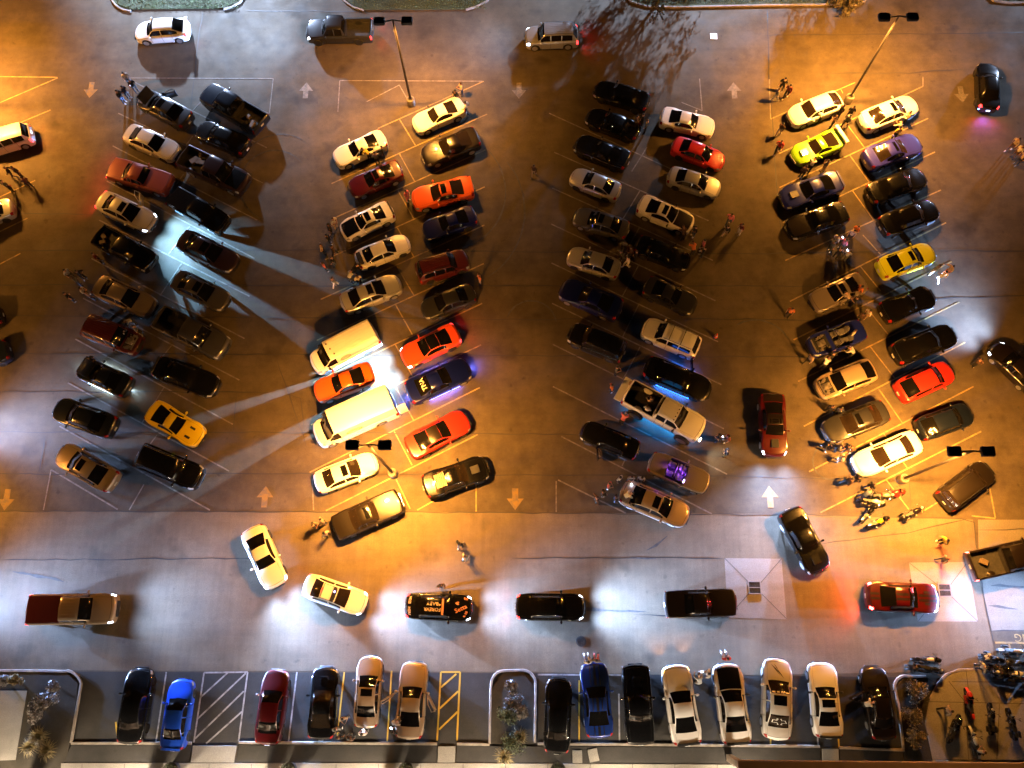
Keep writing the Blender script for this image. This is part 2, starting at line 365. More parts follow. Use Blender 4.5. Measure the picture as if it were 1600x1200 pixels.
lines('boundary_lines', [((203, 122), (427, 123)), ((427, 123), (421, 178)), ((421, 178), (395, 166)), ((80, 734), (68, 797)), ((531, 126), (754, 127)), ((531, 126), (528, 175)), ((573, 159), (624, 133)), ((624, 133), (640, 161)),
      ((1093, 123), (1097, 173)), ((1097, 173), (1065, 160)), ((1202, 124), (1204, 186)), ((1442, 120), (1442, 135)), ((488, 748), (490, 797)), ((869, 752), (869, 800))], M_FADE, .085, .0155)
lines('boundary_lines', [((-60, 119), (90, 121)), ((744, 748), (744, 799)), ((1546, 761), (1555, 809)), ((1555, 810), (1518, 806))], M_YEL, .10, .0155)
# arrows in the aisles
def arrow(x, y, down, s=1.0):
    """outline of a straight-ahead arrow, shaft and head"""
    c = G(x, y); a = math.pi if down else 0
    P = [(-.22, -.75), (.22, -.75), (.22, .0), (.62, .0), (0, .85), (-.62, .0), (-.22, .0)]
    vs = [c + Vector((math.cos(a) * p[0] * s - math.sin(a) * p[1] * s, math.sin(a) * p[0] * s + math.cos(a) * p[1] * s, .0125)) for p in P]
    return vs
for name, lst, m in (('lane_arrows', ((142, 140, 1), (10, 780, 1), (414, 777, 0), (805, 779, 1), (1203, 777, 0)), M_BYEL), ('lane_arrows', ((478, 142, 0), (811, 141, 1), (1147, 142, 0), (1502, 147, 1)), M_FADE)):
    mb = MB()
    for x, y, dn in lst: mb.add(arrow(x, y, dn), [(0, 1, 2, 6), (5, 3, 4)])
    tag(link(name, mb.mesh(name, False), m), kind='structure')
# bottom row of bays
lines('bay_lines', [((260, 1050), (244, 1158)), ((464, 1050), (451, 1158))], M_WHT)
lines('bay_lines', [((538, 1050), (527, 1150)), ((612, 1048), (605, 1158)), ((905, 1063), (905, 1158)), ((1204, 1150), (1204, 1166)), ((1309, 1140), (1311, 1168)), ((181, 1128), (184, 1158))], M_HYEL)
lines('bay_lines', [((967, 1084), (968, 1158)), ((1277, 1140), (1278, 1166)), ((840, 1054), (1000, 1055))], M_WHT)
lines('access_hatching', [((319, 1051), (303, 1160)), ((387, 1050), (373, 1158)), ((319, 1051), (387, 1050)), ((313, 1090), (357, 1050)), ((309, 1123), (384, 1052)), ((305, 1154), (381, 1080)), ((322, 1162), (378, 1112))], M_WHT, .11)
lines('access_hatching', [((689, 1050), (683, 1157)), ((719, 1050), (714, 1157)), ((689, 1050), (719, 1050)), ((689, 1074), (713, 1053)), ((687, 1107), (716, 1080)), ((686, 1140), (715, 1112))], M_HYEL, .12)
lines('bay_lines', [((1555, 1004), (1700, 1006)), ((1576, 1005), (1579, 1017))], M_YEL, .13, .0165)

# islands, kerbs, walks
mk = MB()
kerb(mk, [(-100, 1047), (60, 1048), (104, 1049)] + arc(104, 1072, 24, 85, 10, 5) + [(124, 1090), (112, 1160)])
kerb(mk, [(112, 1161), (300, 1161)]); kerb(mk, [(374, 1160), (683, 1162)]); kerb(mk, [(714, 1162), (765, 1163)])
kerb(mk, [(765, 1162), (767, 1075)] + arc(788, 1068, 20, 170, 95, 5) + arc(816, 1068, 21, 85, 10, 5) + [(837, 1080), (836, 1160)])
kerb(mk, [(840, 1162), (1000, 1163), (1280, 1166)]); kerb(mk, [(1311, 1168), (1412, 1172)])
kerb(mk, [(1411, 1170), (1403, 1100), (1397, 1074)] + arc(1413, 1072, 16, 170, 95, 4) + [(1432, 1057), (1446, 1057)])
kerb(mk, [(1452, 1092), (1466, 1066), (1478, 1054), (1498, 1047), (1530, 1046)])
for pts in (arc(205, -10, 32, 190, 265, 5, 28)[::1] + [(205, 18)], [(350, 15), (362, 12), (376, 4), (385, -12)], [(528, -10), (540, 4), (552, 12), (568, 17)], [(728, 16), (745, 11), (762, 2), (768, -10)],
            [(975, -12), (985, 3), (1010, 11), (1060, 12), (1200, 9), (1300, 8), (1338, 8), (1350, 4), (1358, -10)], [(1540, -10), (1552, 2), (1575, 5), (1660, 5)]): kerb(mk, pts)
tag(link('kerbs', mk.mesh('kerbs'), M_KERB), kind='structure')
for pts in ([(173, -12), (180, 6), (205, 15), (350, 13), (376, 2), (385, -40), (160, -40)], [(530, -10), (553, 11), (570, 16), (728, 15), (760, 2), (775, -40), (520, -40)],
            [(977, -10), (987, 2), (1010, 10), (1060, 11), (1300, 7), (1338, 7), (1357, -10), (1370, -40), (965, -40)], [(1542, -10), (1553, 1), (1576, 4), (1700, 4), (1720, -40), (1535, -40)]):
    slab('grass_island', pts, -.02, .10, M_TURF)
slab('planting_island', [(-200, 1049), (104, 1050), (123, 1068), (111, 1159), (100, 1205), (-200, 1205)], -.02, .10, M_GRASSBED)
slab('planting_island', [(768, 1162), (769, 1075), (788, 1050), (816, 1050), (835, 1074), (834, 1162)], -.02, .10, M_GRASSBED)
slab('planting_island', [(1412, 1170), (1398, 1075), (1413, 1058), (1447, 1058), (1465, 1068), (1450, 1094), (1443, 1130), (1458, 1192), (1412, 1192)], -.02, .10, M_GRASSBED)
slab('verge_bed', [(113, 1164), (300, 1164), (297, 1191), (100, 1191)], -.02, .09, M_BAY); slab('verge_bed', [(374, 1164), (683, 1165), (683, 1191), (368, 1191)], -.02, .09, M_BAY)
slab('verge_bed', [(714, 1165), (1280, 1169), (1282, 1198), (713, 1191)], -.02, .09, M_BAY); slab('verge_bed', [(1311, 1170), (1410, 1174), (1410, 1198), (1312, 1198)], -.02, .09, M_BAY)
for pts in ([(303, 1165), (370, 1165), (366, 1191), (299, 1191)], [(685, 1166), (712, 1166), (711, 1191), (684, 1191)], [(1284, 1170), (1309, 1170), (1310, 1200), (1285, 1200)]): slab('crossing_slab', pts, -.02, .13, M_WALK)
slab('walkway', [(97, 1192), (700, 1192), (1460, 1196), (1700, 1196), (1700, 1330), (-200, 1330), (-200, 1206), (97, 1206)], -.02, .14, M_WALK)
slab('side_walkway', [(-200, 1079), (44, 1079), (26, 1187), (-200, 1195)], -.02, .145, M_WALK)
slab('front_plaza', [(1452, 1094), (1467, 1068), (1480, 1056), (1500, 1049), (1530, 1048), (1700, 1050), (1700, 1187), (1456, 1187), (1445, 1132)], -.02, .12, ground_mat('plaza_concrete', .22, .15, (1, .95, .87), .3))
slab('step', [(1455, 1188), (1532, 1188), (1533, 1192), (1456, 1192)], -.02, .20, M_WALK)
mb = MB()
for a, b in (((1481, 1064), (1506, 1096)), ((1446, 1096), (1640, 1100)), ((1508, 1048), (1514, 1096)), ((1486, 1065), (1640, 1066)), ((1560, 1100), (1556, 1186)), ((1506, 1097), (1512, 1186))): strip(mb, [G(*a), G(*b)], .035, .1245)
for x in range(130, 1450, 66): strip(mb, [G(x, 1193), G(x - 2, 1240)], .035, .1445)
tag(link('slab_joints', mb.mesh('slab_joints', False), mat('joint', (.05, .045, .04), .8)), kind='structure')
mb = MB()
for a, b in (((1132, 872), (1171, 911)), ((1221, 873), (1188, 911)), ((1229, 967), (1188, 926)), ((1137, 965), (1171, 926)), ((1420, 879), (1466, 915)), ((1512, 878), (1484, 915)), ((1528, 971), (1484, 930)), ((1434, 971), (1467, 930))): strip(mb, [G(*a), G(*b)], .04, .0145)
tag(link('pad_joints', mb.mesh('pad_joints', False), mat('joint', (.05, .045, .04), .8)), kind='structure')
# drains, covers
IRON = mat('cast_iron', (.05, .048, .045), .6, .5, noise=(8, .3))
def grate(x, y, lab):
    c = G(x, y); e = empty('storm_drain', (c.x, c.y, .006))
    f = MB(); s = .42
    for dx, dy, w, h in ((0, s, .9, .07), (0, -s, .9, .07), (s, 0, .07, .77), (-s, 0, .07, .77)): f.box((dx, dy, .02), (w, h, .04))
    f.box((0, 0, .02), (.76, .05, .04))
    link('frame', f.mesh('frame'), mat('steel_frame', (.20, .19, .18), .6, .4), e)
    g = MB()
    for k in range(9): g.box((-.34 + k * .085, 0, .014), (.04, .76, .026))
    link('grating', g.mesh('grating'), IRON, e)
    p = MB().box((0, 0, .003), (.78, .78, .004)); link('pit', p.mesh('pit'), mat('pit_dark', (.004, .004, .004), .9), e)
    tag(e, lab, 'drain', 'storm drains in concrete pads')
grate(1179, 918, 'square iron storm drain in the white concrete pad near the brown coupe')
grate(1476, 922, 'square iron storm drain just ahead of the braking red sedan')
def cover(name, x, y, r, lab, m, square=False):
    c = G(x, y); mb = MB()
    if square: mb.rbox((0, 0, .015), (r, r, .03), .02)
    else:
        mb.lathe([(0.001, 0), (r, 0), (r, .02), (r * .93, .026), (r * .86, .02), (r * .8, .022), (.001, .022)], n=24)
        for k in range(-3, 4): mb.box((k * r * .2, 0, .024), (r * .08, r * 1.2 * math.sqrt(max(.05, 1 - (k * .25) ** 2)), .008))
    o = link(name, mb.mesh(name), m, None, (c.x, c.y, .006)); tag(o, lab, 'cover')
cover('manhole_cover', 908, 1002, .36, 'round dark iron manhole cover in the drive below the black sedan', IRON)
cover('utility_cover', 1115, 57, .62, 'square pale metal utility cover in the street at the top', mat('pale_steel', (.55, .55, .55), .5, .2), True)
# ------------------------------------------------------------------ vehicles
def pchip(P):
    xs = np.array([p[0] for p in P], float); ys = np.array([p[1] for p in P], float); h = np.diff(xs); d = np.diff(ys) / h
    m = np.zeros(len(xs)); m[0] = d[0]; m[-1] = d[-1]
    for i in range(1, len(xs) - 1):
        if d[i - 1] * d[i] > 0:
            w1 = 2 * h[i] + h[i - 1]; w2 = h[i] + 2 * h[i - 1]; m[i] = (w1 + w2) / (w1 / d[i - 1] + w2 / d[i])
    def f(t):
        t = min(max(t, xs[0]), xs[-1]); i = min(int(np.searchsorted(xs, t, side='right')) - 1, len(xs) - 2); u = (t - xs[i]) / h[i]
        return float((1 + 2 * u) * (1 - u) ** 2 * ys[i] + u * (1 - u) ** 2 * h[i] * m[i] + u * u * (3 - 2 * u) * ys[i + 1] + u * u * (u - 1) * h[i] * m[i + 1])
    return f
# t runs from the nose (0) to the tail (1)
SPEC = {
 'sedan': dict(L=4.85, W=1.85, H=1.46, hood=[(0, .60), (.03, .70), (.12, .80), (.29, .97), (.6, 1.0), (.84, 1.05), (.96, 1.02), (1, .86)], belt=[(0, .56), (.05, .66), (.29, .88), (.84, .96), (.97, .93), (1, .80)],
    wid=[(0, .70), (.02, .80), (.06, .90), (.14, .97), (.3, 1), (.75, 1), (.88, .96), (.96, .88), (.985, .80), (1, .70)], tc=.275, trf=.43, trr=.69, td=.845, ts=(.33, .80), tp=(.53,), gb=.83, gt=.63, wh=(.19, .80), R=.335),
 'coupe': dict(L=4.8, W=1.92, H=1.37, hood=[(0, .58), (.03, .70), (.12, .80), (.33, .95), (.6, .98), (.82, 1.06), (.96, 1.06), (1, .86)], belt=[(0, .54), (.05, .68), (.33, .90), (.66, .90), (.80, 1.0), (.97, .98), (1, .82)],
    wid=[(0, .74), (.02, .84), (.07, .93), (.18, .98), (.35, .96), (.6, .97), (.8, 1), (.93, .95), (.98, .86), (1, .76)], tc=.325, trf=.465, trr=.645, td=.835, ts=(.38, .72), tp=(), gb=.80, gt=.60, wh=(.19, .79), R=.35),
 'sport': dict(L=4.4, W=1.88, H=1.26, hood=[(0, .50), (.04, .62), (.15, .76), (.36, .90), (.6, .94), (.85, .98), (.97, .98), (1, .80)], belt=[(0, .48), (.06, .66), (.18, .80), (.36, .84), (.62, .86), (.80, .95), (.97, .93), (1, .76)],
    wid=[(0, .62), (.03, .80), (.08, .91), (.18, .98), (.36, .93), (.56, .94), (.78, 1), (.92, .95), (.98, .86), (1, .76)], tc=.355, trf=.49, trr=.62, td=.86, ts=(.41, .70), tp=(), gb=.78, gt=.57, wh=(.19, .80), R=.335),
 'classic': dict(L=5.1, W=1.92, H=1.38, hood=[(0, .74), (.015, .88), (.10, .92), (.36, .98), (.6, .98), (.76, .98), (.97, .93), (1, .78)], belt=[(0, .70), (.02, .85), (.36, .93), (.76, .95), (.97, .90), (1, .75)],
    wid=[(0, .91), (.015, .95), (.1, .98), (.4, 1), (.75, 1), (.9, .98), (.985, .95), (1, .91)], tc=.355, trf=.44, trr=.62, td=.735, ts=(.39, .68), tp=(.55,), gb=.85, gt=.68, wh=(.18, .79), R=.335),
 'hatch': dict(L=4.4, W=1.82, H=1.48, hood=[(0, .60), (.03, .70), (.12, .82), (.26, .99), (.6, 1.0), (.93, 1.08), (.98, 1.0), (1, .80)], belt=[(0, .55), (.05, .68), (.26, .92), (.9, 1.0), (.97, .96), (1, .74)],
    wid=[(0, .68), (.02, .79), (.07, .90), (.16, .97), (.3, 1), (.8, 1), (.93, .95), (.98, .87), (1, .78)], tc=.255, trf=.40, trr=.755, td=.945, ts=(.31, .83), tp=(.53,), gb=.84, gt=.66, wh=(.20, .80), R=.325),
 'suv': dict(L=4.75, W=1.93, H=1.74, hood=[(0, .72), (.02, .88), (.10, .98), (.25, 1.10), (.6, 1.12), (.96, 1.16), (.985, 1.08), (1, .85)], belt=[(0, .66), (.03, .84), (.25, 1.02), (.95, 1.08), (.985, 1.0), (1, .78)],
    wid=[(0, .76), (.02, .86), (.06, .93), (.14, .98), (.3, 1), (.85, 1), (.95, .96), (.985, .90), (1, .84)], tc=.245, trf=.365, trr=.895, td=.968, ts=(.29, .88), tp=(.48, .68), gb=.87, gt=.71, wh=(.19, .80), R=.37),
 'jeep': dict(L=4.5, W=1.9, H=1.85, hood=[(0, .95), (.015, 1.06), (.2, 1.12), (.30, 1.16), (.6, 1.16), (.985, 1.16), (1, 1.0)], belt=[(0, .85), (.02, 1.0), (.30, 1.08), (.985, 1.08), (1, .95)],
    wid=[(0, .84), (.02, .90), (.1, .96), (.3, 1), (.9, 1), (.985, .97), (1, .93)], tc=.31, trf=.37, trr=.955, td=.98, ts=(.34, .93), tp=(.52, .72), gb=.88, gt=.80, wh=(.19, .80), R=.40),
 'pickup': dict(L=5.75, W=2.0, H=1.88, hood=[(0, .86), (.012, 1.02), (.08, 1.10), (.25, 1.18), (.57, 1.16), (1, 1.16)], belt=[(0, .80), (.02, .98), (.25, 1.10), (.57, 1.10), (1, 1.10)],
    wid=[(0, .85), (.012, .91), (.06, .96), (.2, 1), (.9, 1), (.985, .98), (1, .96)], tc=.25, trf=.345, trr=.565, td=.592, ts=(.285, .56), tp=(.44,), gb=.87, gt=.71, wh=(.17, .78), R=.40, bed=(.605, .978, .72)),
 'van': dict(L=5.7, W=2.0, H=2.1, hood=[(0, .80), (.02, .95), (.08, 1.06), (.145, 1.18), (.6, 1.2), (.99, 1.2), (1, 1.05)], belt=[(0, .75), (.02, .9), (.145, 1.08), (.99, 1.12), (1, 1.0)],
    wid=[(0, .76), (.02, .86), (.07, .94), (.14, .98), (.3, 1), (.95, 1), (.99, .97), (1, .94)], tc=.145, trf=.275, trr=.972, td=.994, ts=(.175, .34), tp=(), gb=.93, gt=.84, wh=(.16, .77), R=.36),
 'high_van': dict(L=6.0, W=2.05, H=2.55, hood=[(0, .80), (.02, .98), (.07, 1.10), (.12, 1.22), (.6, 1.25), (.99, 1.25), (1, 1.1)], belt=[(0, .75), (.02, .93), (.12, 1.12), (.99, 1.18), (1, 1.05)],
    wid=[(0, .78), (.02, .88), (.06, .95), (.12, .98), (.3, 1), (.96, 1), (.99, .98), (1, .96)], tc=.12, trf=.25, trr=.982, td=.996, ts=(.15, .29), tp=(), gb=.95, gt=.88, wh=(.15, .76), R=.36),
}
SPEC['open_car'] = dict(SPEC['classic'], L=4.6, W=1.82, cockpit=(.385, .70, .52)); SPEC['open_car']['wid'] = SPEC['sedan']['wid']
class Body:
    def __init__(b, s):
        b.s = s; b.zh = pchip(s['hood']); b.zb = pchip(s['belt']); b.wf = pchip(s['wid']); H = s['H']; tc, trf, trr, td = s['tc'], s['trf'], s['trr'], s['td']
        b.cockpit = s.get('cockpit')
        if not b.cockpit:
            b.cab = pchip([(tc, b.zh(tc)), (trf, H - .035), ((trf + trr) / 2, H), (trr, H - .045), (td, b.zh(td) + .01)])
        else: b.cab = pchip([(0, -1), (1, -1)])
        bw = .10 if s['H'] < 1.6 else .07
        b.bow = pchip([(0, -.17), (.06, -.15), (tc - .03, -bw), (tc + .02, -bw * 1.1), (trf, -bw * .55), ((trf + trr) / 2, 0), (trr, bw * .5), (td, bw * .7 if s['H'] < 1.6 else .04), (1, .10 if s['H'] < 1.6 else .05)])
        ts = set(np.linspace(0, 1, 33).round(4)) | {.008, .018, .03, .05, .955, .975, .988, .996} | {tc, trf, trr, td, *s['ts'], tc + .012}
        for p in s['tp']: ts |= {p - .008, p + .008}
        for w in s['wh']:
            r = (s['R'] + .07) / s['L']; ts |= {w + r * k for k in (-1.0, -.94, -.7, -.35, 0, .35, .7, .94, 1.0)}
        for key in ('bed', 'cockpit'):
            if s.get(key): a, c, _ = s[key]; ts |= {a, a + .004, c, c - .004}
        b.ts = []
        for t in sorted(float(x) for x in ts):
            if 0 <= t <= 1 and (not b.ts or t - b.ts[-1] > .0035): b.ts.append(t)
        b.ts[-1] = 1.0
        b.sec = [b.section(t) for t in b.ts]
    def sunk(b, t):
        for key in ('bed', 'cockpit'):
            q = b.s.get(key)
            if q and q[0] + .002 <= t <= q[1] - .002: return q[2]
        return None
    def section(b, t):
        s = b.s; w = s['W'] / 2 * b.wf(t); zh, zb = b.zh(t), b.zb(t); L = s['L']; zs = .24 if s['R'] < .39 else .34; hi = zs
        for k in s['wh']:
            dx = abs(t - k) * L; ra = s['R'] + .065
            if dx < ra: hi = max(hi, s['R'] + math.sqrt(ra * ra - dx * dx))
        hi = min(hi, zb - .12)
        e = 1.0
        if t < .03: e = .62 + .38 * math.sqrt(max(0, 1 - (1 - t / .03) ** 2))
        if t > .975: e = .66 + .34 * math.sqrt(max(0, 1 - ((t - .975) / .025) ** 2))
        zc = b.cab(t) if s['tc'] <= t <= s['td'] else -1; c = 0.0
        if zc > zh: c = min(1, (zc - zh) / max(.05, s['H'] - .02 - zh))
        else: zc = zh
        crown = lambda y: zb + .012 + (zh - zb - .012) * max(0, 1 - (y / (w * .93)) ** 2)
        lp = lambda a, d: a + (d - a) * c
        P = [(0, zs), (w * .74, hi if hi > zs else zs), (w * .985, hi), (w, hi + .38 * (zb - hi)), (w * .995, hi + .72 * (zb - hi)), (w * .965, zb - .025), (w * .92, zb + .012)]
        gb, gt = s['gb'] * s['W'] / 2 * min(1, b.wf(t) * 1.02), s['gt'] * s['W'] / 2
        y7 = lp(w * .86, gb); z7 = lp(crown(w * .86), zb + .03); y8 = lp(w * .77, gt * 1.05); z8 = lp(crown(w * .77), zc - .085); y9 = lp(w * .71, gt * .97); z9 = lp(crown(w * .71), zc - .03)
        y10 = lp(w * .4, gt * .5); z10 = lp(crown(w * .4), zc - .006)
        P += [(y7, z7), (y8, z8), (y9, z9), (y10, z10), (0, zc)]
        k = b.sunk(t)
        if k is not None:
            P[6] = (w * .93, zb + .012); P[7] = (w * .86, zb + .012); P[8] = (w * .84, k + .02); P[9] = (w * .8, k); P[10] = (w * .4, k); P[11] = (0, k)
        zm = .55 * zb
        if e < 1: P = [(y, zm + (z - zm) * e) for y, z in P]
        return P
    def pt(b, t, s, side=1, off=0.0):
        """point on the skin: t along, s over the section (0 below .. 11 crown)"""
        j = min(int(s), 10); u = s - j; i = min(max(int(np.searchsorted(b.ts, t, side='right')) - 1, 0), len(b.ts) - 2); v = (t - b.ts[i]) / (b.ts[i + 1] - b.ts[i])
        q = []
        for ii in (i, i + 1):
            a, c = b.sec[ii][j], b.sec[ii][j + 1]; q.append((a[0] + (c[0] - a[0]) * u, a[1] + (c[1] - a[1]) * u))
        y = q[0][0] + (q[1][0] - q[0][0]) * v; z = q[0][1] + (q[1][1] - q[0][1]) * v
        w = b.s['W'] / 2 * b.wf(t)
        kk = min(1, max(.4, .4 + .2 * (s - 4), 1 - (t - .08) * 6, 1 - (.92 - t) * 6))
        x = b.s['L'] * (.5 - t) + b.bow(t) * (y / max(w, .1)) ** 2 * kk
        p = Vector((x, y * side, z))
        if off:
            a1 = b.pt(min(1, t + .01), s, side); a0 = b.pt(max(0, t - .01), s, side); c1 = b.pt(t, min(11, s + .2), side); c0 = b.pt(t, max(0, s - .2), side)
            n = (a1 - a0).cross(c1 - c0) * side
            if n.length > 1e-9:
                n.normalize()
                if n.z < 0 and s > 6: n = -n
                elif s <= 6 and n.y * side < 0 and abs(n.y) > .3: n = -n
                p += n * off
        return p
    def grid_pt(b, i, j, side): return b.pt(b.ts[i], j, side)
    def patch(b, t0, t1, s0, s1, side, off=.008, nt=5, ns=4, thick=True):
        vs = []; fs = []
        for a in range(nt + 1):
            for c in range(ns + 1): vs.append(b.pt(t0 + (t1 - t0) * a / nt, s0 + (s1 - s0) * c / ns, side, off))
        for a in range(nt):
            for c in range(ns): q = a * (ns + 1) + c; fs.append((q, q + 1, q + ns + 2, q + ns + 1))
        return vs, fs
    def across(b, t0, t1, y0, y1, off=.008, nt=6, ny=8, sinner=8.0):
        """patch over the top between two lateral positions (metres)"""
        vs = []; fs = []
        for a in range(nt + 1):
            t = t0 + (t1 - t0) * a / nt
            for c in range(ny + 1):
                y = y0 + (y1 - y0) * c / ny; vs.append(b.top(t, y, off))
        for a in range(nt):
            for c in range(ny): q = a * (ny + 1) + c; fs.append((q, q + 1, q + ny + 2, q + ny + 1))
        return vs, fs
    def top(b, t, y, off=0.008):
        side = 1 if y >= 0 else -1; ya = abs(y); lo, hi = 5.0, 11.0
        for _ in range(18):
            m = (lo + hi) / 2
            if b.pt(t, m, side).y * side > ya: lo = m
            else: hi = m
        return b.pt(t, (lo + hi) / 2, side, off)
    def build(b):
        s = b.s; nt = len(b.ts); idx = {}; V = []
        def vid(i, j, side):
            if j in (0, 11): side = 1
            k = (i, j, side)
            if k not in idx: idx[k] = len(V); V.append(b.grid_pt(i, j, side))
            return idx[k]
        part = {'body': [], 'windshield': [], 'rear_window': [], 'side_window_a': [], 'side_window_b': [], 'bed': []}
        for i in range(nt - 1):
            tm = (b.ts[i] + b.ts[i + 1]) / 2
            for j in range(11):
                for side in (1, -1):
                    f = [vid(i, j, side), vid(i + 1, j, side), vid(i + 1, j + 1, side), vid(i, j + 1, side)]
                    if side < 0: f = f[::-1]
                    key = 'body'
                    if not b.cockpit:
                        if s['tc'] < tm < s['trf'] and j >= 9: key = 'windshield'
                        elif s['trr'] < tm < s['td'] and j >= 9: key = 'rear_window'
                        elif s['ts'][0] < tm < s['ts'][1] and j == 7 and not any(abs(tm - p) < .009 for p in s['tp']): key = 'side_window_a' if side > 0 else 'side_window_b'
                    for kk in ('bed', 'cockpit'):
                        q = s.get(kk)
                        if q and q[0] < tm < q[1] and j >= 7: key = 'bed'
                    part[key].append(tuple(f))
        for i in (0, nt - 1):
            ring = [vid(i, j, 1) for j in range(12)] + [vid(i, j, -1) for j in range(10, 0, -1)]
            part['body'].append(tuple(ring))
        out = {}
        for k, fs in part.items():
            if not fs: continue
            used = sorted({q for f in fs for q in f}); rm = {q: n for n, q in enumerate(used)}
            nv = [V[q] for q in used]
            ff = [tuple(rm[q] for q in f) for f in fs]; mi = None
            if k == 'body':
                mi = [0] * len(ff); o = len(nv)
                # shut lines, sills and the dark lower edge: same mesh, second material
                sm = MB(); g = .010
                def seam(t0, t1, s0, s1, side, n=8):
                    pts = [(t0 + (t1 - t0) * q / n, s0 + (s1 - s0) * q / n) for q in range(n + 1)]; vs = []; f2 = []
                    for (t, ss) in pts:
                        if abs(t1 - t0) > .03: A, B = b.pt(t, ss - .07, side, .004), b.pt(t, ss + .07, side, .004)
                        else: A, B = b.pt(t - g / s['L'], ss, side, .004), b.pt(t + g / s['L'], ss, side, .004)
                        vs += [A, B]
                    for q in range(n): f2.append((2 * q, 2 * q + 1, 2 * q + 3, 2 * q + 2))
                    sm.add(vs, f2)
                for side in (1, -1):
                    seam(.045, s['tc'] - .012, 8.2, 8.0, side); seam(.045, .045, 8.2, 11, side)
                    if s['td'] < .88 and not s.get('bed'): seam(s['td'] + .008, .965, 8.3, 8.3, side); seam(.962, .962, 8.3, 11, side)
                    for t in (s['ts'][0] + .01,) + tuple(s['tp'][:1]) + (min(s['ts'][1] - .01, .72),): seam(t, t, 2.3, 6.9, side)
                    if s['ts'][1] - s['ts'][0] > .2: seam(s['ts'][0], s['ts'][1] - .02, 2.12, 2.12, side)
                nv = nv + sm.v; ff = ff + [tuple(q + o for q in f) for f in sm.f]; mi += [1] * len(sm.f)
                me = bpy.data.meshes.new('body'); me.from_pydata([tuple(v) for v in nv], [], ff); me.update()
                me.polygons.foreach_set("use_smooth", [True] * len(me.polygons)); me.materials.append(None); me.materials.append(None)
                me.polygons.foreach_set("material_index", mi); me.set_sharp_from_angle(angle=R_(48))
            else:
                if k != 'bed': nv = [v + Vector((0, 0, 0)) for v in nv]
                me = bpy.data.meshes.new(k.replace('_a', '').replace('_b', '')); me.from_pydata([tuple(v) for v in nv], [], ff); me.update()
                me.polygons.foreach_set("use_smooth", [True] * len(me.polygons)); me.set_sharp_from_angle(angle=R_(48))
            out[k] = me
        return out
WHEEL = {}
def wheel_mesh(R, wd=.225):
    k = (round(R, 3), wd)
    if k in WHEEL: return WHEEL[k]
    t = MB().lathe([(R * .66, -wd / 2), (R * .93, -wd / 2), (R, -wd / 2 + .04), (R, wd / 2 - .04), (R * .93, wd / 2), (R * .66, wd / 2)], n=22, axis='y')
    r = MB(); Rr = R * .68
    r.lathe([(Rr * .88, wd / 2 - .05), (Rr, wd / 2 - .05), (Rr, wd / 2 + .006), (Rr * .9, wd / 2 + .004)], n=22, axis='y')
    for q in range(5):
        a = 2 * math.pi * q / 5
        for d in (-.16, .16):
            m = Matrix.Rotation(a + d, 3, 'Y'); r.box(m @ Vector((Rr * .5, wd / 2 - .02, 0)), (Rr * .95, .03, R * .085), m)
    r.lathe([(.001, wd / 2 - .03), (R * .16, wd / 2 - .03), (R * .14, wd / 2 + .005), (.001, wd / 2 + .005)], n=12, axis='y')
    WHEEL[k] = (t.mesh('wheel'), r.mesh('rim')); return WHEEL[k]
CACHE = {}
def kit(ty):
    """the shared meshes of a body type"""
    if ty in CACHE: return CACHE[ty]
    s = SPEC[ty]; b = Body(s); K = {'b': b, 'm': b.build()}
    if ty in ('classic',): hl = (.002, .02, 4.2, 5.6); tl = (.985, .999, 3.8, 5.4)
    elif ty in ('pickup', 'jeep'): hl = (.006, .045, 4.3, 6.4); tl = (.978, .998, 3.4, 5.8)
    elif ty in ('van', 'high_van', 'suv', 'hatch'): hl = (.012, .075, 4.1, 6.6); tl = (.958, .995, 3.6, 6.0)
    else: hl = (.012, .065, 4.1, 6.7); tl = (.95, .990, 4.0, 7.4)
    for side in (1, -1):
        for nm, q in (('headlight', hl), ('taillight', tl)):
            vs, fs = b.patch(*q, side, .012, 4, 5); K[nm, side] = mesh_from(vs, fs, nm)
    mt = s['tc'] + .055; w = s['W'] / 2
    for side in (1, -1):
        p = b.pt(mt, 6.2, side); m = MB(); q = .06 if s['H'] < 1.6 else .09
        m.ell((p.x - .02, side * (w + .10), p.z + .05), (.085, .12, q), 10, 6); m.box((p.x, side * (w - .02), p.z + .02), (.06, .2, .03))
        K['mirror', side] = m.mesh('mirror')
    zf = .45; g = MB(); g.rbox((s['L'] / 2 - .012, 0, .44 if s['H'] < 1.6 else .66), (.06, s['W'] * .52, .2 if s['H'] < 1.6 else .34), .012); K['grille'] = g.mesh('grille')
    zp = .62 if s['H'] < 1.6 else .85
    K['plate'] = MB().box((-s['L'] / 2 - .004, 0, zp), (.02, .31, .16)).mesh('number_plate')
    CACHE[ty] = K; return K
def text_mesh(body, size, name='lettering', align='CENTER', outline=0.0):
    cu = bpy.data.curves.new('lettering', 'FONT'); cu.body = body; cu.size = size; cu.align_x = align; cu.align_y = 'CENTER'; cu.offset = outline; cu.resolution_u = 2
    o = bpy.data.objects.new('lettering', cu); COL.objects.link(o); dg = bpy.context.evaluated_depsgraph_get()
    me = bpy.data.meshes.new_from_object(o.evaluated_get(dg)); bpy.data.objects.remove(o); bpy.data.curves.remove(cu)
    bm = bmesh.new(); bm.from_mesh(me); bmesh.ops.subdivide_edges(bm, edges=[e for e in bm.edges if e.calc_length() > .12], cuts=1); bm.to_mesh(me); bm.free(); me.name = name; return me
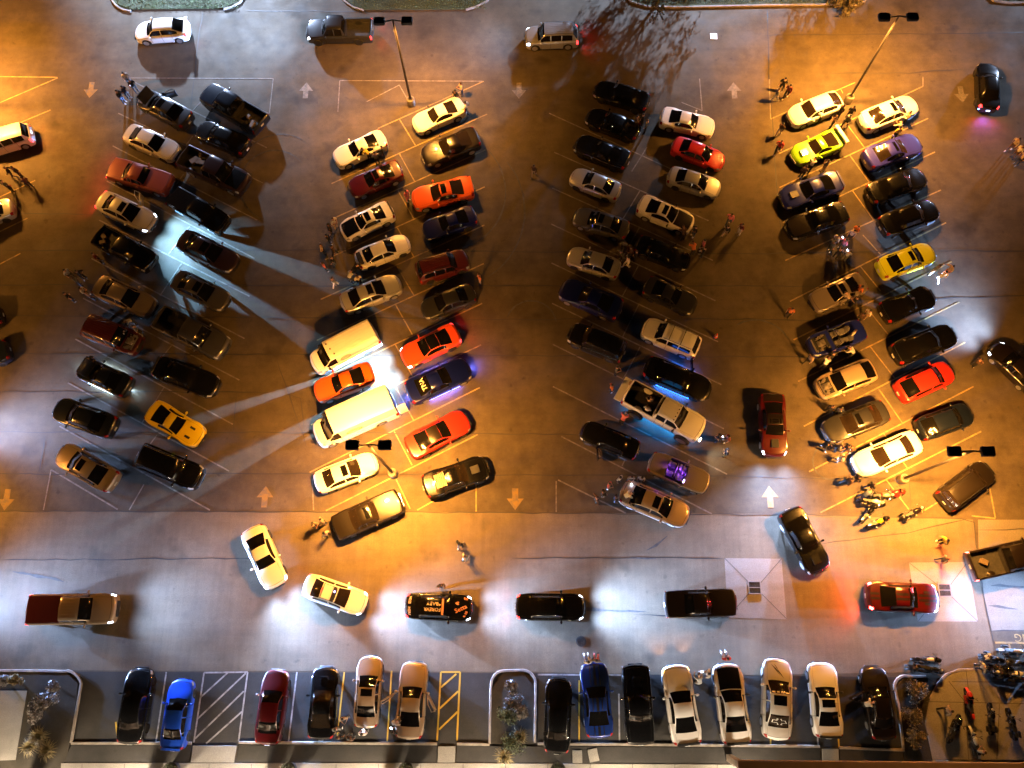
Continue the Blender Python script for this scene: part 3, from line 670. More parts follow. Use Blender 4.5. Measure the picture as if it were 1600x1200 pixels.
def put_text(b, me, t, y, rot, off=.014):
    """lay flat lettering on the skin; rot: direction of the text's baseline relative to the car's nose"""
    L = b.s['L']; ca, sa = math.cos(rot), math.sin(rot)
    for v in me.vertices:
        dx, dy = v.co.x * ca - v.co.y * sa, v.co.x * sa + v.co.y * ca
        q = b.top(t - dx / L, y + dy, off); v.co = q
    return me
VEH = []
def vehicle(ty, label, color, F, R, o=None, cat=None, group=None, name=None):
    o = o or {}; s = SPEC[ty]; K = kit(ty); b = K['b']; zp = .55 if s['H'] < 1.6 else .75 if s['H'] < 2 else s['H'] * .72
    f, r = G(*F, zp), G(*R, zp); c = (f + r) / 2; d = f - r; ln = d.length; yaw = math.atan2(d.y, d.x)
    k = min(1.10, max(.90, ln / s['L'])); kw = min(1.06, max(.95, k)); kz = kw
    nm = name or {'sedan': 'sedan', 'coupe': 'coupe', 'sport': 'sports_car', 'classic': 'classic_car', 'hatch': 'hatchback', 'suv': 'suv', 'jeep': 'off_road_car', 'pickup': 'pickup_truck', 'van': 'cargo_van', 'high_van': 'high_roof_van', 'open_car': 'convertible'}[ty]
    lift = o.get('lift', 0)
    e = empty(nm, (c.x, c.y, .012), yaw, (k, kw, kz))
    gname = {'pickup': 'pickup trucks on the lot', 'suv': 'suvs on the lot', 'van': 'white vans side by side', 'high_van': 'white vans side by side', 'coupe': 'coupes on the lot', 'sport': 'sports cars on the lot', 'sedan': 'sedans on the lot', 'classic': 'older square cars on the lot', 'hatch': 'hatchbacks on the lot', 'jeep': 'suvs on the lot', 'open_car': 'open cars on the lot'}[ty]
    tag(e, label, cat or {'pickup': 'pickup truck', 'van': 'van', 'high_van': 'van', 'suv': 'suv', 'jeep': 'suv'}.get(ty, 'car'), group or gname)
    col = paint(color); top = paint(o['roof']) if 'roof' in o else None; M = K['m']; L = s['L']; H = s['H']; up = Vector((0, 0, lift))
    P = lambda n, me, m, par=e: link(n, me, m, par, up)
    body = P('body', M['body'], [col, mat('shut_line', (.004, .004, .004), .8)])
    gl = LITCABG() if o.get('lit_cabin') else GLASS()
    for key, n in (('windshield', 'windshield'), ('rear_window', 'rear_window'), ('side_window_a', 'side_window'), ('side_window_b', 'side_window')):
        if key in M and not (key == 'rear_window' and ty in ('van', 'high_van')): P(n, M[key], gl)
        elif key in M: P('rear_door', M[key], col)
    if 'bed' in M: P('bed' if ty == 'pickup' else 'cabin', M['bed'], mat('bed_liner', (.018, .017, .016), .75, noise=(6, .4)) if ty == 'pickup' else mat('cabin_trim', (.02, .02, .022), .7))
    on = o.get('on', ''); rimm = DARKRIM() if (crc(label) & 1 or color in ('black',)) and 'alloy' not in o else ALLOY()
    hl = LENS_ON() if 'H' in on else LENS_WARM() if 'P' in on else LENS(); tl = BRAKE_ON() if 'B' in on else TAIL_ON() if 'T' in on else TAIL()
    for side in (1, -1):
        P('headlight', K['headlight', side], hl); P('taillight', K['taillight', side], tl); P('mirror', K['mirror', side], BLACKP() if color in ('white', 'pearl') and crc(label) % 3 == 0 else col)
    P('grille', K['grille'], BLACKP() if ty != 'classic' else CHROME())
    P('number_plate', K['plate'], mat('plate_lit', (.8, .85, .95), .5, emit=(.55, .7, 1), estr=4) if 'L' in on else mat('plate', (.55, .55, .55), .5))
    Rw = o.get('R', s['R']); wt, wr = wheel_mesh(Rw, .225 if Rw < .45 else .36)
    for t in s['wh']:
        for side in (1, -1):
            w = link('wheel', wt, RUBBER(), e, (L * (.5 - t), side * (s['W'] / 2 - .135 + (.12 if Rw > .45 else 0)), Rw)); w.rotation_euler.z = 0 if side > 0 else math.pi
            link('rim', wr, rimm, w)
    def add(n, mb, m, sharp=38): return P(n, mb.mesh(n, True, sharp), m)
    def pat(n, args, m, off=.012, **kw): vs, fs = b.across(*args, off=off, **kw); return add(n, MB().add(vs, fs), m)
    hw = s['W'] / 2
    if 'sun' in o:
        t0 = s['trf'] + .022; t1 = t0 + o['sun']; pat('sunroof', (t0, t1, -hw * .44, hw * .44), GLASS())
    if top: pat('roof_panel', (s['trf'] + .004, s['trr'] - .006, -hw * s['gt'] * .96, hw * s['gt'] * .96), top)
    if 'hoodcol' in o: pat('hood', (.05, s['tc'] - .012, -hw * .72, hw * .72), paint(o['hoodcol']), ny=10)
    if 'trunkcol' in o: pat('boot_lid', (s['td'] + .012, .965, -hw * .7, hw * .7), paint(o['trunkcol']))
    if 'scoop' in o:
        p = b.top(s['tc'] * .62, 0, 0); add('hood_scoop', MB().rbox((p.x, 0, p.z + .03), (.62, .55, .09), .03), BLACKP() if o['scoop'] == 1 else col)
    if 'stripes' in o:
        for y0, y1 in o['stripes']:
            for a, c_ in ((.03, s['tc'] - .015), (s['trf'] + .006, s['trr'] - .006), (s['td'] + .01, .965)): pat('stripe', (a, c_, y0, y1), mat('stripe_' + o['sc'], *{'white': ((.7, .7, .72), .4), 'black': ((.008, .008, .008), .35)}[o['sc']]), ny=2)
    if 'vents' in o:
        for y in (-.36, .36): pat('hood_vent', (s['tc'] * .45, s['tc'] * .70, y - .08, y + .08), BLACKP(), ny=2)
    if 'louvers' in o:
        m = MB()
        for q in range(6):
            t = s['trr'] + .015 + q * (s['td'] - s['trr'] - .03) / 6; p = b.top(t, 0, .03); m.box((p.x, 0, p.z), (.10, hw * 1.05, .02), Matrix.Rotation(-.1, 3, 'Y'))
        add('window_louvers', m, mat('louver_bronze', (.05, .03, .016), .45, .3) if o['louvers'] == 2 else BLACKP())
    if 'wing' in o:
        m = MB(); x = -L / 2 + .16; z = b.zh(.94) + o['wing']; m.rbox((x, 0, z), (.28, s['W'] * .92, .045), .02)
        for y in (-.5, .5): m.box((x, y, (z + b.zh(.94)) / 2), (.12, .04, o['wing']))
        add('rear_wing', m, paint(o.get('wingcol', color)))
    if 'lip' in o: p = b.top(.962, 0, 0); add('boot_spoiler', MB().rbox((-L / 2 + .14, 0, p.z + .035), (.16, s['W'] * .74, .07), .025), BLACKP() if o['lip'] == 1 else col)
    if 'rails' in o:
        for side in (1, -1):
            y = hw * s['gt'] * .93 * side; pts = [(L * (.5 - t), y, b.top(t, y, 0).z + .05) for t in np.linspace(s['trf'] + .03, s['trr'] - .02, 6)]
            add('roof_rail', MB().tube(pts, .02, 6), BLACKP() if o['rails'] != 2 else CHROME())
    if 'bars' in o:
        for t in (s['trf'] + .12, s['trf'] + .32): z = b.top(t, 0, 0).z + .07; add('roof_bar', MB().rbox((L * (.5 - t), 0, z), (.06, s['W'] * .70, .035), .01), BLACKP())
    if 'ribs' in o:
        m = MB()
        for q in range(-3, 4):
            y = q * hw * s['gt'] * .26; pts = [tuple(b.top(t, y, .006)) for t in np.linspace(s['trf'] + .02, s['trr'] - .02, 5)]; m.tube(pts, .018, 5)
        add('roof_ribs', m, top or col)
    if 'pano' in o: pat('glass_roof', (s['trf'] + .012, s['trr'] - .012, -hw * s['gt'] * .8, hw * s['gt'] * .8), GLASS())
    if 'tonneau' in o:
        a, c_, z = s['bed']; m = MB(); m.rbox((L * (.5 - (a + c_) / 2), 0, b.zb(.8) + .03), (L * (c_ - a) + .05, s['W'] * .88, .06), .03); add('bed_cover', m, paint(o['tonneau']) if o['tonneau'] in PAL else BLACKP())
    if 'cargo' in o:
        rr = random.Random(crc(label) & 255); a, c_, z = s['bed']
        for q in range(o['cargo']):
            m = MB().rbox((L * (.5 - rr.uniform(a + .06, c_ - .08)), rr.uniform(-.45, .45), z + .13), (rr.uniform(.3, .7), rr.uniform(.25, .5), .25), .03, Matrix.Rotation(rr.uniform(0, 3), 3, 'Z')); add('cargo_box', m, mat('cargo', (.10, .07, .045), .7))
    if 'engine' in o:   # hood up: bay with engine, hood panel hinged at the cowl or taken off
        t0, t1 = .06, s['tc'] - .03; x0, x1 = L * (.5 - t0), L * (.5 - t1); z = b.zh((t0 + t1) / 2); w2 = hw * .66
        pat('engine_bay', (t0, t1, -w2, w2), mat('bay_dark', (.006, .006, .006), .8), off=.010)
        m = MB(); rr = random.Random(5); cx = (x0 + x1) / 2
        m.rbox((cx - .05, 0, z + .05), (.62, .46, .12), .04); m.rbox((cx - .05, .16, z + .11), (.55, .12, .06), .02); m.rbox((cx - .05, -.16, z + .11), (.55, .12, .06), .02)
        m.lathe([(.001, 0), (.17, 0), (.17, .07), (.05, .1), (.001, .1)], (cx + .02, 0, z + .12), 14); m.box((x0 - .08, 0, z - .01), (.1, w2 * 1.7, .05))
        for q in range(14): m.box((rr.uniform(x1 + .1, x0 - .1), rr.choice((-1, 1)) * rr.uniform(.3, w2 - .06), z + .02), (rr.uniform(.08, .22), rr.uniform(.06, .2), rr.uniform(.04, .1)))
        add('engine', m, mat('engine_metal', (.30, .27, .23), .35, .7) if o['engine'] != 2 else mat('engine_dark', (.035, .03, .028), .5, .4))
        if o['engine'] in (1, 2):
            rot = Matrix.Rotation(R_(-62 if o['engine'] == 1 else -70), 3, 'Y'); ln_ = (x0 - x1); cc = Vector((x1, 0, b.zh(t1) + .04)) + rot @ Vector((ln_ / 2, 0, 0))
            add('hood', MB().rbox(cc, (ln_, hw * 1.36, .045), .02, rot), col)
    def door(side, ang, t=None):
        t = t or s['ts'][0] + .02; hx = L * (.5 - t); hy = side * hw * .98; m = MB(); ln_ = L * .21 if s['ts'][1] - s['ts'][0] > .4 or ty == 'pickup' else L * .26
        rot = Matrix.Rotation(side * -ang, 3, 'Z'); cz = (.28 + b.zb(.5)) / 2
        m.rbox(Vector((hx, hy, cz)) + rot @ Vector((-ln_ / 2, 0, 0)), (ln_, .11, b.zb(.5) - .3), .03, rot)
        zt = H - .12; yo = -side * .18
        m.tube([Vector((hx, hy, b.zb(.5))) + rot @ Vector((-.15, 0, 0)), Vector((hx, hy, zt)) + rot @ Vector((-ln_ * .55, yo, 0)), Vector((hx, hy, zt)) + rot @ Vector((-ln_ * .95, yo, 0)), Vector((hx, hy, b.zb(.5))) + rot @ Vector((-ln_, 0, 0))], .028, 6)
        return add('open_door', m, col)
    for q in o.get('doors', ()): door(*q)
    if 'bootup' in o:
        p = b.top(s['td'] + .02, 0, 0); rot = Matrix.Rotation(R_(118), 3, 'Y'); ln_ = L * (.965 - s['td']); add('boot_lid', MB().rbox(p + rot @ Vector((ln_ / 2, 0, 0)) + Vector((0, 0, .05)), (ln_, hw * 1.35, .05), .02, rot), col)
        pat('boot_space', (s['td'] + .02, .962, -hw * .66, hw * .66), mat('bay_dark', (.006, .006, .006), .8))
    if 'spare' in o: link('spare_wheel', wheel_mesh(Rw)[0], RUBBER(), e, (-L / 2 - .10, 0, 1.0)).rotation_euler = (0, 0, R_(90))
    if 'strip' in o:   # LED strips along the sills
        cc, st = o['strip']; rk = 'led_%d_%d_%d' % tuple(int(q * 99) for q in cc)
        for side in (1, -1): add('led_strip', MB().box((0, side * (hw - .03), .20), (L * .5, .03, .025)), mat(rk, cc, .4, emit=cc, estr=14))
        for side in (1, -1): lamp('AREA', 'underglow', (0, side * (hw - .06), .19), st, cc, e, (0, side * (hw + .5), -.25), area=(L * .55, .05))
        if o.get('ends', 1):
            for x in (L / 2 - .05, -L / 2 + .05):
                lamp('AREA', 'underglow', (x, 0, .19), st * .6, cc, e, (x * 1.25, 0, -.25), area=(.05, 1.4))
    if 'H' in on:
        hp = b.pt(.03, 5.2, 1); pw = o.get('pow', 1.0) * HEAD_W
        for side in (1, -1):
            src = Vector((L / 2 + .06, side * hp.y * .98, hp.z + .01 + lift)); lo = bpy.data.objects.new('headlight_beam', beam_light(pw, o.get('beam', XENON))); COL.objects.link(lo); lo.parent = e; lo.location = src
            lo.rotation_euler = (R_(90 - o.get('drop', 1.0) * .6), 0, R_(-90) + side * .05)
    if 'B' in on or 'T' in on:
        pw = (900 if 'B' in on else 110) * o.get('tailpow', 1)
        for side in (1, -1):
            src = Vector((-L / 2 - .08, side * hw * .72, .75)); lamp('SPOT', 'tail_glow', src, pw, (1, .03, .03), e, src + Vector((-2, side * .4, -.9)), R_(120), .8, .08)
    if 'W' in on:
        for side in (1, -1):
            src = Vector((L / 2 + .06, side * hw * .75, .66)); lamp('SPOT', 'parking_glow', src, 330, (1, .46, .12), e, src + Vector((4, side * .3, -1.0)), R_(80), .8, .06)
    VEH.append((e, b, K)); return e, b, P, add, pat
# ---- the street at the top
V = vehicle
V('hatch', 'white hatchback with black rear window driving left on the top street', 'white', (211, 53), (297, 47), dict(on='T', wing=.06, lip=1, tailpow=.3))
V('pickup', 'dark grey pickup truck with open bed and lit headlights on the top street', 'dark_grey', (479, 49), (583, 47), dict(on='HT', pow=2.0))
V('suv', 'silver grey suv with ribbed roof and rails driving left on the top street', 'silver', (819, 58), (904, 55), dict(on='HT', rails=1, ribs=1, pow=.6))
e, b, P, add, pat = V('sedan', 'black sedan with red tail lights lit nosing up towards the top street', 'black', (1541, 99), (1543, 174), dict(on='TL', tailpow=1.2))
link('plate_lamp', MB().ell((-2.38, .80, .66), (.05, .09, .06), 8, 5).mesh('plate_lamp'), mat('blue_lamp', (.1, .15, .8), .3, emit=(.12, .22, 1), estr=14), e)
lamp('SPOT', 'violet_glow', (-2.5, .1, .7), 420, (.42, .12, 1), e, (-5, -.3, -.9), R_(120), .9, .1)
# ---- left edge
V('suv', 'white suv cut by the left frame edge with tail lights facing the aisle', 'white', (-34, 232), (50, 207), dict(on='TL', tailpow=.5))
V('sedan', 'pale sedan tail just inside the left frame edge under orange light', 'silver', (-66, 350), (24, 324), {})
V('sedan', 'black sedan tail at the left frame edge, above a blue black one', 'black', (-82, 520), (6, 492), {})
V('coupe', 'blue black coupe tail at the left frame edge, below a black sedan', 'blue_black', (-72, 580), (17, 546), {})
# ---- far left double row, outer cars
V('sedan', 'grey car with raised hood and bare engine, top of the far left row', 'dark_grey', (219, 151), (298, 193), dict(engine=1, sun=.1, doors=[(-1, .9)]))
V('sedan', 'white sedan with black rear window louvres in the far left row', 'pearl', (278, 242), (199, 208), dict(louvers=1))
V('classic', 'dull copper red older car with red tail glow in the far left row', 'copper_red', (270, 292), (172, 263), dict(on='T', tailpow=1.5))
V('sedan', 'white sedan with sunroof and bright headlights on, left door open', 'pearl', (241, 352), (157, 313), dict(on='HT', sun=.09, doors=[(1, 1.0)], tailpow=2.2, pow=2.4, beam=(.30, .62, 1.0)))
V('pickup', 'black crew pickup truck parked below the white sedan with headlights on', 'black', (239, 413), (153, 366), dict(cargo=2))
V('sedan', 'champagne sedan with a group of people standing at its tail', 'champagne', (242, 485), (152, 445), {})
V('suv', 'maroon suv with ribbed roof and hood up, people working at its front', 'maroon', (219, 541), (134, 507), dict(ribs=1, engine=3))
V('coupe', 'dark coupe with white blue light strip along its sill and hood up', 'blue_black', (124, 571), (204, 608), dict(strip=((.5, .75, 1.0), 60), engine=2))
V('sedan', 'blue black sedan with glossy hood beside the lit left aisle', 'blue_black', (86, 636), (182, 671), {})
V('sedan', 'silver brown sedan with sunroof at the bottom of the far left row', 'champagne', (91, 704), (183, 757), dict(sun=.09, lip=2))
# ---- far left double row, inner cars
V('pickup', 'blue black pickup with empty bed at the top of the second line', 'blue_black', (318, 142), (413, 198), dict(cargo=2, on=''))
V('sedan', 'glossy black sedan parked below the blue black pickup', 'black', (309, 200), (388, 234), {})
V('pickup', 'plum pickup with black hood and boxes in its bed', 'plum', (388, 292), (284, 243), dict(hoodcol='black', cargo=3))
V('pickup', 'black pickup with covered bed beside the white sedan with headlights on', 'black', (353, 354), (270, 306), dict(tonneau='black', rails=1))
V('sedan', 'dark brown sedan with black sunroof standing in the blue headlight beam', 'plum', (373, 417), (280, 372), dict(sun=.10))
V('sedan', 'dark grey sedan with sunroof parked just below the headlight beam', 'grey', (356, 475), (274, 436), dict(sun=.10))
V('pickup', 'dark grey pickup with empty black bed and pale front bumper', 'grey', (355, 548), (247, 494), {})
V('sedan', 'black sedan nose to the aisle, directly above the yellow sports car', 'black', (343, 608), (243, 572), dict(lip=1))
V('sport', 'amber yellow sports car with dark windows in the far left block', 'yellow', (317, 688), (235, 639), dict(vents=1))
V('suv', 'long black suv with roof rails below the yellow sports car', 'black', (317, 751), (215, 709), dict(rails=2))
# ---- second double row, outer cars
V('coupe', 'white coupe with black windows at the top left of the second block', 'white', (522, 252), (603, 217), {})
V('coupe', 'dark red coupe with sunroof parked beneath the white coupe', 'dark_red', (546, 299), (628, 264), dict(sun=.08))
V('coupe', 'white coupe with black hood and sunroof, people at its nose', 'white', (533, 365), (614, 328), dict(hoodcol='black', sun=.09, lip=1))
V('sedan', 'off white sedan backed in with its boot lid raised', 'pearl', (640, 377), (557, 410), dict(bootup=1))
V('sedan', 'silver sedan with sunroof backed in above the white van', 'silver', (627, 441), (534, 478), dict(sun=.09))
V('van', 'white cargo van with round emblem on its side and ribbed roof', 'white', (483, 567), (586, 514), dict(ribs=1))
V('coupe', 'bright orange coupe squeezed between the two white vans', 'orange', (491, 616), (585, 582), dict(alloy=1))
V('high_van', 'taller white van with an oval red emblem below the orange coupe', 'white', (486, 678), (614, 622), {})
V('sedan', 'white sedan with sunroof next to the lamp post base', 'white', (590, 720), (493, 758), dict(sun=.09, lit_cabin=1))
V('classic', 'long bronze sedan with skylights and pale hood at the row end', 'bronze', (628, 781), (522, 828), dict(sun=.06, lit_cabin=1), name='sedan')
# ---- second double row, inner cars
V('coupe', 'white coupe parked right beside the top lamp post', 'white', (646, 199), (725, 165), dict(lit_cabin=1))
V('coupe', 'black coupe with shiny roof beneath the white coupe by the lamp post', 'brown_black', (660, 248), (749, 215), dict(lit_cabin=1, alloy=1))
V('coupe', 'orange coupe with sunroof and a pink shirted person at its nose', 'orange', (643, 315), (740, 293), dict(sun=.08, lit_cabin=1, lip=2))
V('coupe', 'navy coupe in the shadow below the orange coupe with sunroof', 'navy', (661, 364), (744, 336), {})
V('suv', 'maroon suv with ribbed roof backed in, second block inner line', 'maroon', (732, 403), (651, 428), dict(ribs=1, rails=1))
V('sedan', 'dark grey sedan nose down beside the person in orange', 'dark_grey', (659, 487), (742, 457), {})
V('coupe', 'orange red coupe with black roof and lit headlights', 'orange_red', (628, 563), (717, 520), dict(roof='black', on='HT', pow=5.5, drop=.4, beam=(.40, .64, 1.0)))
V('coupe', 'navy coupe with violet blue underglow and gold letters on rear glass', 'navy', (734, 573), (637, 618), dict(strip=((.10, .12, 1.0), 260)))
V('coupe', 'red coupe with black roof below the underglow coupe', 'red', (732, 654), (637, 704), dict(roof='brown_black'))
V('coupe', 'black muscle coupe with bronze window louvres by the lamp post', 'black', (763, 728), (662, 763), dict(louvers=2, sun=.07, lit_cabin=1, scoop=1))
# ---- third double row, outer cars
V('sedan', 'black sedan at the very top of the third block', 'black', (928, 138), (1014, 164), {})
V('sedan', 'black sedan second from the top of the third block, people at tail', 'black', (916, 180), (999, 210), {})
V('coupe', 'black coupe with a pink gleam, third from the top of the block', 'black', (899, 222), (982, 256), {})
V('sedan', 'silver sedan fourth down in the third block, nose to the left', 'silver', (893, 274), (967, 303), {})
V('sedan', 'warm grey sedan with sunroof, fifth down in the third block', 'grey', (896, 336), (982, 363), dict(sun=.08))
V('sedan', 'pale silver sedan with a group of people at its tail', 'silver', (888, 398), (967, 424), {})
V('coupe', 'long navy blue coupe below the pale silver sedan', 'navy', (876, 449), (970, 488), {})
V('suv', 'black suv alone below the navy blue coupe', 'black', (889, 517), (976, 552), {})
V('sedan', 'black sedan with left door open beside the lifted white pickup', 'black', (908, 670), (998, 707), dict(doors=[(1, 1.1)]))
V('sedan', 'tan sedan with sunroof, boot crowded by people at the row end', 'tan', (1076, 810), (970, 766), dict(sun=.09))
# ---- third double row, inner cars
V('coupe', 'white coupe with black windows at the top right of the third block', 'white', (1117, 202), (1031, 183), dict(alloy=1))
V('sedan', 'bright red sedan below the white coupe in the third block', 'red', (1132, 256), (1050, 226), {})
V('sedan', 'silver sedan with a bleached patchy hood below the red sedan', 'silver', (1126, 298), (1043, 274), dict(hoodcol='pearl'))
V('coupe', 'white coupe with dark brown hood and sunroof, people beside it', 'white', (1083, 354), (997, 319), dict(hoodcol='brown_black', sun=.08))
V('sedan', 'black sedan between the white coupe with brown hood and a grey coupe', 'black', (1078, 412), (993, 381), {})
V('coupe', 'dark grey coupe parked above the white suv with roof bars', 'dark_grey', (1086, 480), (1008, 446), {})
V('suv', 'white suv with black roof bars and dark windows near the cone', 'white', (1004, 509), (1092, 546), dict(bars=1, rails=1))
V('sedan', 'black sedan with blue glow underneath and its door open', 'black', (1112, 615), (1005, 571), dict(doors=[(1, 1.2)], strip=((.03, .16, 1.0), 260), ends=0))
V('pickup', 'lifted white pickup with ribbed roof, huge tyres and blue wheel lights', 'white', (1098, 679), (976, 613), dict(lift=.42, R=.56, ribs=1, on='', alloy=1))
V('open_car', 'silver car with no roof and purple lit cabin', 'champagne', (1107, 759), (1014, 720), {})
# ---- aisle between third and right blocks
V('coupe', 'dark red coupe with black roof facing down the aisle, headlights on', 'dark_red', (1210, 715), (1204, 615), dict(on='H', roof='brown_black', scoop=1, sun=.07, trunkcol='brown_black', pow=2.0, drop=1.0))
# ---- right double row, outer cars
V('hatch', 'white hatchback with people along its side at the right block top', 'white', (1232, 188), (1312, 158), dict(lit_cabin=1))
V('sport', 'lime green sports car with a tall white rear wing', 'lime', (1238, 248), (1313, 216), dict(wing=.32, wingcol='white', scoop=2, lit_cabin=1))
V('coupe', 'purple blue coupe with hood scoop below the lime sports car', 'steel_blue', (1220, 314), (1312, 284), dict(scoop=1, lip=2))
V('coupe', 'black coupe with brown hood below the purple blue coupe', 'black', (1229, 362), (1321, 332), dict(hoodcol='brown_black'))
V('coupe', 'warm silver coupe with sunroof and people along its right side', 'champagne', (1268, 476), (1349, 440), dict(sun=.09))
V('open_car', 'steel blue open car with bare engine, surrounded by people', 'steel_blue', (1262, 546), (1349, 514), dict(engine=3))
V('hatch', 'cream hatchback with its hood off showing the engine', 'tan', (1275, 611), (1364, 577), dict(engine=3))
V('sedan', 'slate grey sedan with sunroof below the cream hatchback', 'dark_grey', (1287, 678), (1384, 641), dict(sun=.07, lit_cabin=1))
V('sedan', 'bright white sedan beside the lamp post on the right', 'white', (1334, 732), (1434, 688), dict(lit_cabin=1, alloy=1))
# ---- right double row, inner cars
V('sedan', 'white sedan with sunroof and dark rear glass by the right lamp post', 'white', (1434, 160), (1341, 197), dict(sun=.07, lit_cabin=1))
V('coupe', 'violet coupe with small sunroof below the white sedan', 'purple', (1437, 222), (1350, 254), dict(sun=.05, lit_cabin=1))
V('sedan', 'black sedan below the violet coupe, nose to the right', 'black', (1445, 275), (1355, 308), {})
V('sedan', 'black sedan with dark tinted roof just above the yellow car', 'black', (1464, 325), (1374, 358), dict(pano=1))
V('sedan', 'lemon yellow car with sunroof and black rear glass', 'lemon', (1459, 392), (1372, 424), dict(sun=.07))
V('sport', 'small black coupe right below the lemon yellow car', 'black', (1459, 460), (1376, 492), {})
V('sedan', 'black sedan with open sunroof above the red hatchback', 'black', (1492, 520), (1394, 557), dict(sun=.11))
V('hatch', 'red hatchback with black windows in the right block', 'red', (1487, 577), (1402, 616), {})
V('hatch', 'navy hatchback below the red hatchback in the right block', 'blue_black', (1518, 644), (1433, 674), dict(lip=2))
V('suv', 'bronze suv alone at the lower end of the right block', 'bronze', (1547, 731), (1474, 786), dict(rails=1, lit_cabin=1))
V('sedan', 'dark sedan at the right frame edge with bright headlights on', 'brown_black', (1553, 542), (1618, 606), dict(on='H', pow=2.2, drop=.6))
# ---- the drive
V('coupe', 'white coupe with black rear window turning into the drive, headlights on', 'white', (434, 917), (394, 824), dict(on='H', pow=2.2, drop=1.1))
kit_lb = V('sedan', 'white sedan with a light bar and rack on its roof in the drive', 'white', (573, 946), (476, 912), dict(on='HT', sun=.05, lit_cabin=1, pow=1.8, tailpow=.4))
kit_tx = V('sedan', 'black sedan covered in painted orange lettering in the drive', 'black', (740, 951), (633, 946), dict(on='HT', pow=1.7, tailpow=1.0))
V('sedan', 'black sedan with red tail lights and white headlights in the drive', 'black', (915, 949), (805, 948), dict(on='HT', pow=2.8, tailpow=.9, drop=.5))
V('classic', 'square brown black old coupe driving right in the drive', 'brown_black', (1151, 941), (1038, 945), {})
V('coupe', 'dark red coupe braking with bright red tail lights in the drive', 'dark_red', (1467, 936), (1351, 931), dict(on='HB', vents=1, stripes=[(-.22, -.08), (.08, .22)], sc='black', pow=.7))
V('coupe', 'black coupe at an angle in the mouth of the aisle', 'black', (1283, 895), (1230, 796), dict(alloy=1, scoop=2))
V('pickup', 'black pickup with lit tail lights cut by the right frame edge', 'brown_black', (1640, 858), (1514, 886), dict(on='B', tailpow=.5, cargo=1))
V('pickup', 'maroon pickup with tan cab and hood, headlights on, at lower left', 'tan', (187, 951), (43, 953), dict(on='HT', ribs=1, tonneau='maroon', pow=1.6, tailpow=.4, drop=.55))
# ---- bottom row
V('sedan', 'black sedan with a red side gleam, leftmost in the bottom row', 'black', (222, 1042), (204, 1163), {})
V('sedan', 'bright blue sedan in the bottom row beside the white hatching', 'blue', (287, 1060), (270, 1173), dict(lip=2))
V('sedan', 'dark red sedan with lit number plate in the bottom row', 'dark_red', (434, 1046), (418, 1164), dict(on='L'))
V('coupe', 'black muscle coupe with square hood scoop in the bottom row', 'black', (510, 1041), (502, 1156), dict(scoop=2, lit_cabin=1))
V('sedan', 'tan sedan with sunroof and dark rear glass in the bottom row', 'tan', (580, 1024), (572, 1138), dict(sun=.10))
V('coupe', 'tan silver coupe with both doors open in the bottom row', 'tan', (649, 1033), (639, 1155), dict(doors=[(1, 1.0), (-1, .55)]))
V('sedan', 'black car parked next to the planted island in the bottom row', 'black', (874, 1058), (869, 1178), {})
V('coupe', 'blue coupe with pale twin stripes, people seated on its hood', 'royal', (927, 1034), (937, 1153), dict(stripes=[(-.34, -.28), (.28, .34), (-.08, .08)], sc='black'))
V('classic', 'square black muscle car with a raised hood spine in the bottom row', 'black', (992, 1037), (1001, 1164), dict(scoop=2))
V('coupe', 'white coupe with amber parking lights lit in the bottom row', 'white', (1054, 1038), (1074, 1165), dict(on='PW', lip=1, alloy=1))
V('coupe', 'white coupe with black hood and a red shirted person at its nose', 'white', (1134, 1036), (1151, 1164), dict(hoodcol='black', lip=1))
kit_bt = V('sedan', 'white sedan with black scratch marks on hood and outline emblem behind', 'pearl', (1214, 1028), (1212, 1156), dict(sun=.12, lit_cabin=1))
V('coupe', 'white coupe with sunroof and dark windows near the right island', 'white', (1282, 1034), (1294, 1154), dict(sun=.10, lip=1))
V('sedan', 'dark brown sedan with pale trim and door open, last in bottom row', 'brown_black', (1362, 1040), (1380, 1157), dict(doors=[(1, 1.1)], rails=2))
# ---- waiting just outside the frame, seen by their lights
V('sedan', 'silver sedan outside the left frame edge with headlights on', 'silver', (-45, 672), (-150, 690), dict(on='H', pow=1.3, drop=.7))
V('suv', 'grey suv following the maroon pickup from outside the left edge', 'grey', (-70, 940), (-190, 945), dict(on='H', pow=2.2))
V('suv', 'white suv outside the right frame edge facing left with headlights on', 'white', (1660, 950), (1780, 944), dict(on='H', pow=1.3))

# ---- lettering and emblems on vehicles
e, b, P, add, pat = kit_tx
OR = mat('orange_marker', (.62, .24, .10), .6); TN = mat('tan_marker', (.55, .40, .27), .6)
def letters(b, P, txt, size, t, y, rot, m, outline=.004): return P('lettering', put_text(b, text_mesh(txt, size, outline=outline), t, y, rot), m)
letters(b, P, 'FOREVR', .33, .580, -.19, math.pi, TN); letters(b, P, '*BABY', .35, .565, .20, math.pi, TN)
letters(b, P, 'MISS', .26, .925, .38, R_(-90), TN); letters(b, P, 'HER?', .26, .925, -.36, R_(-90), TN)
letters(b, P, 'Setta', .44, .18, -.06, R_(28), OR); letters(b, P, '8-28', .24, .105, -.42, R_(70), OR); letters(b, P, 'RIP', .22, .10, .62, R_(-8), OR)
vs, fs = b.across(b.s['trf'] - .012, b.s['trf'] + .018, -.55, .55, off=.016); add('windshield_band', MB().add(vs, fs), OR)
hv = [(0, -.14), (.13, .02), (.11, .12), (.05, .14), (0, .08), (-.05, .14), (-.11, .12), (-.13, .02)]
m = MB(); m.add([b.top(.235 - q[1] / b.s['L'], .30 + q[0], .014) for q in hv], [tuple(range(8))]); add('heart', m, OR)
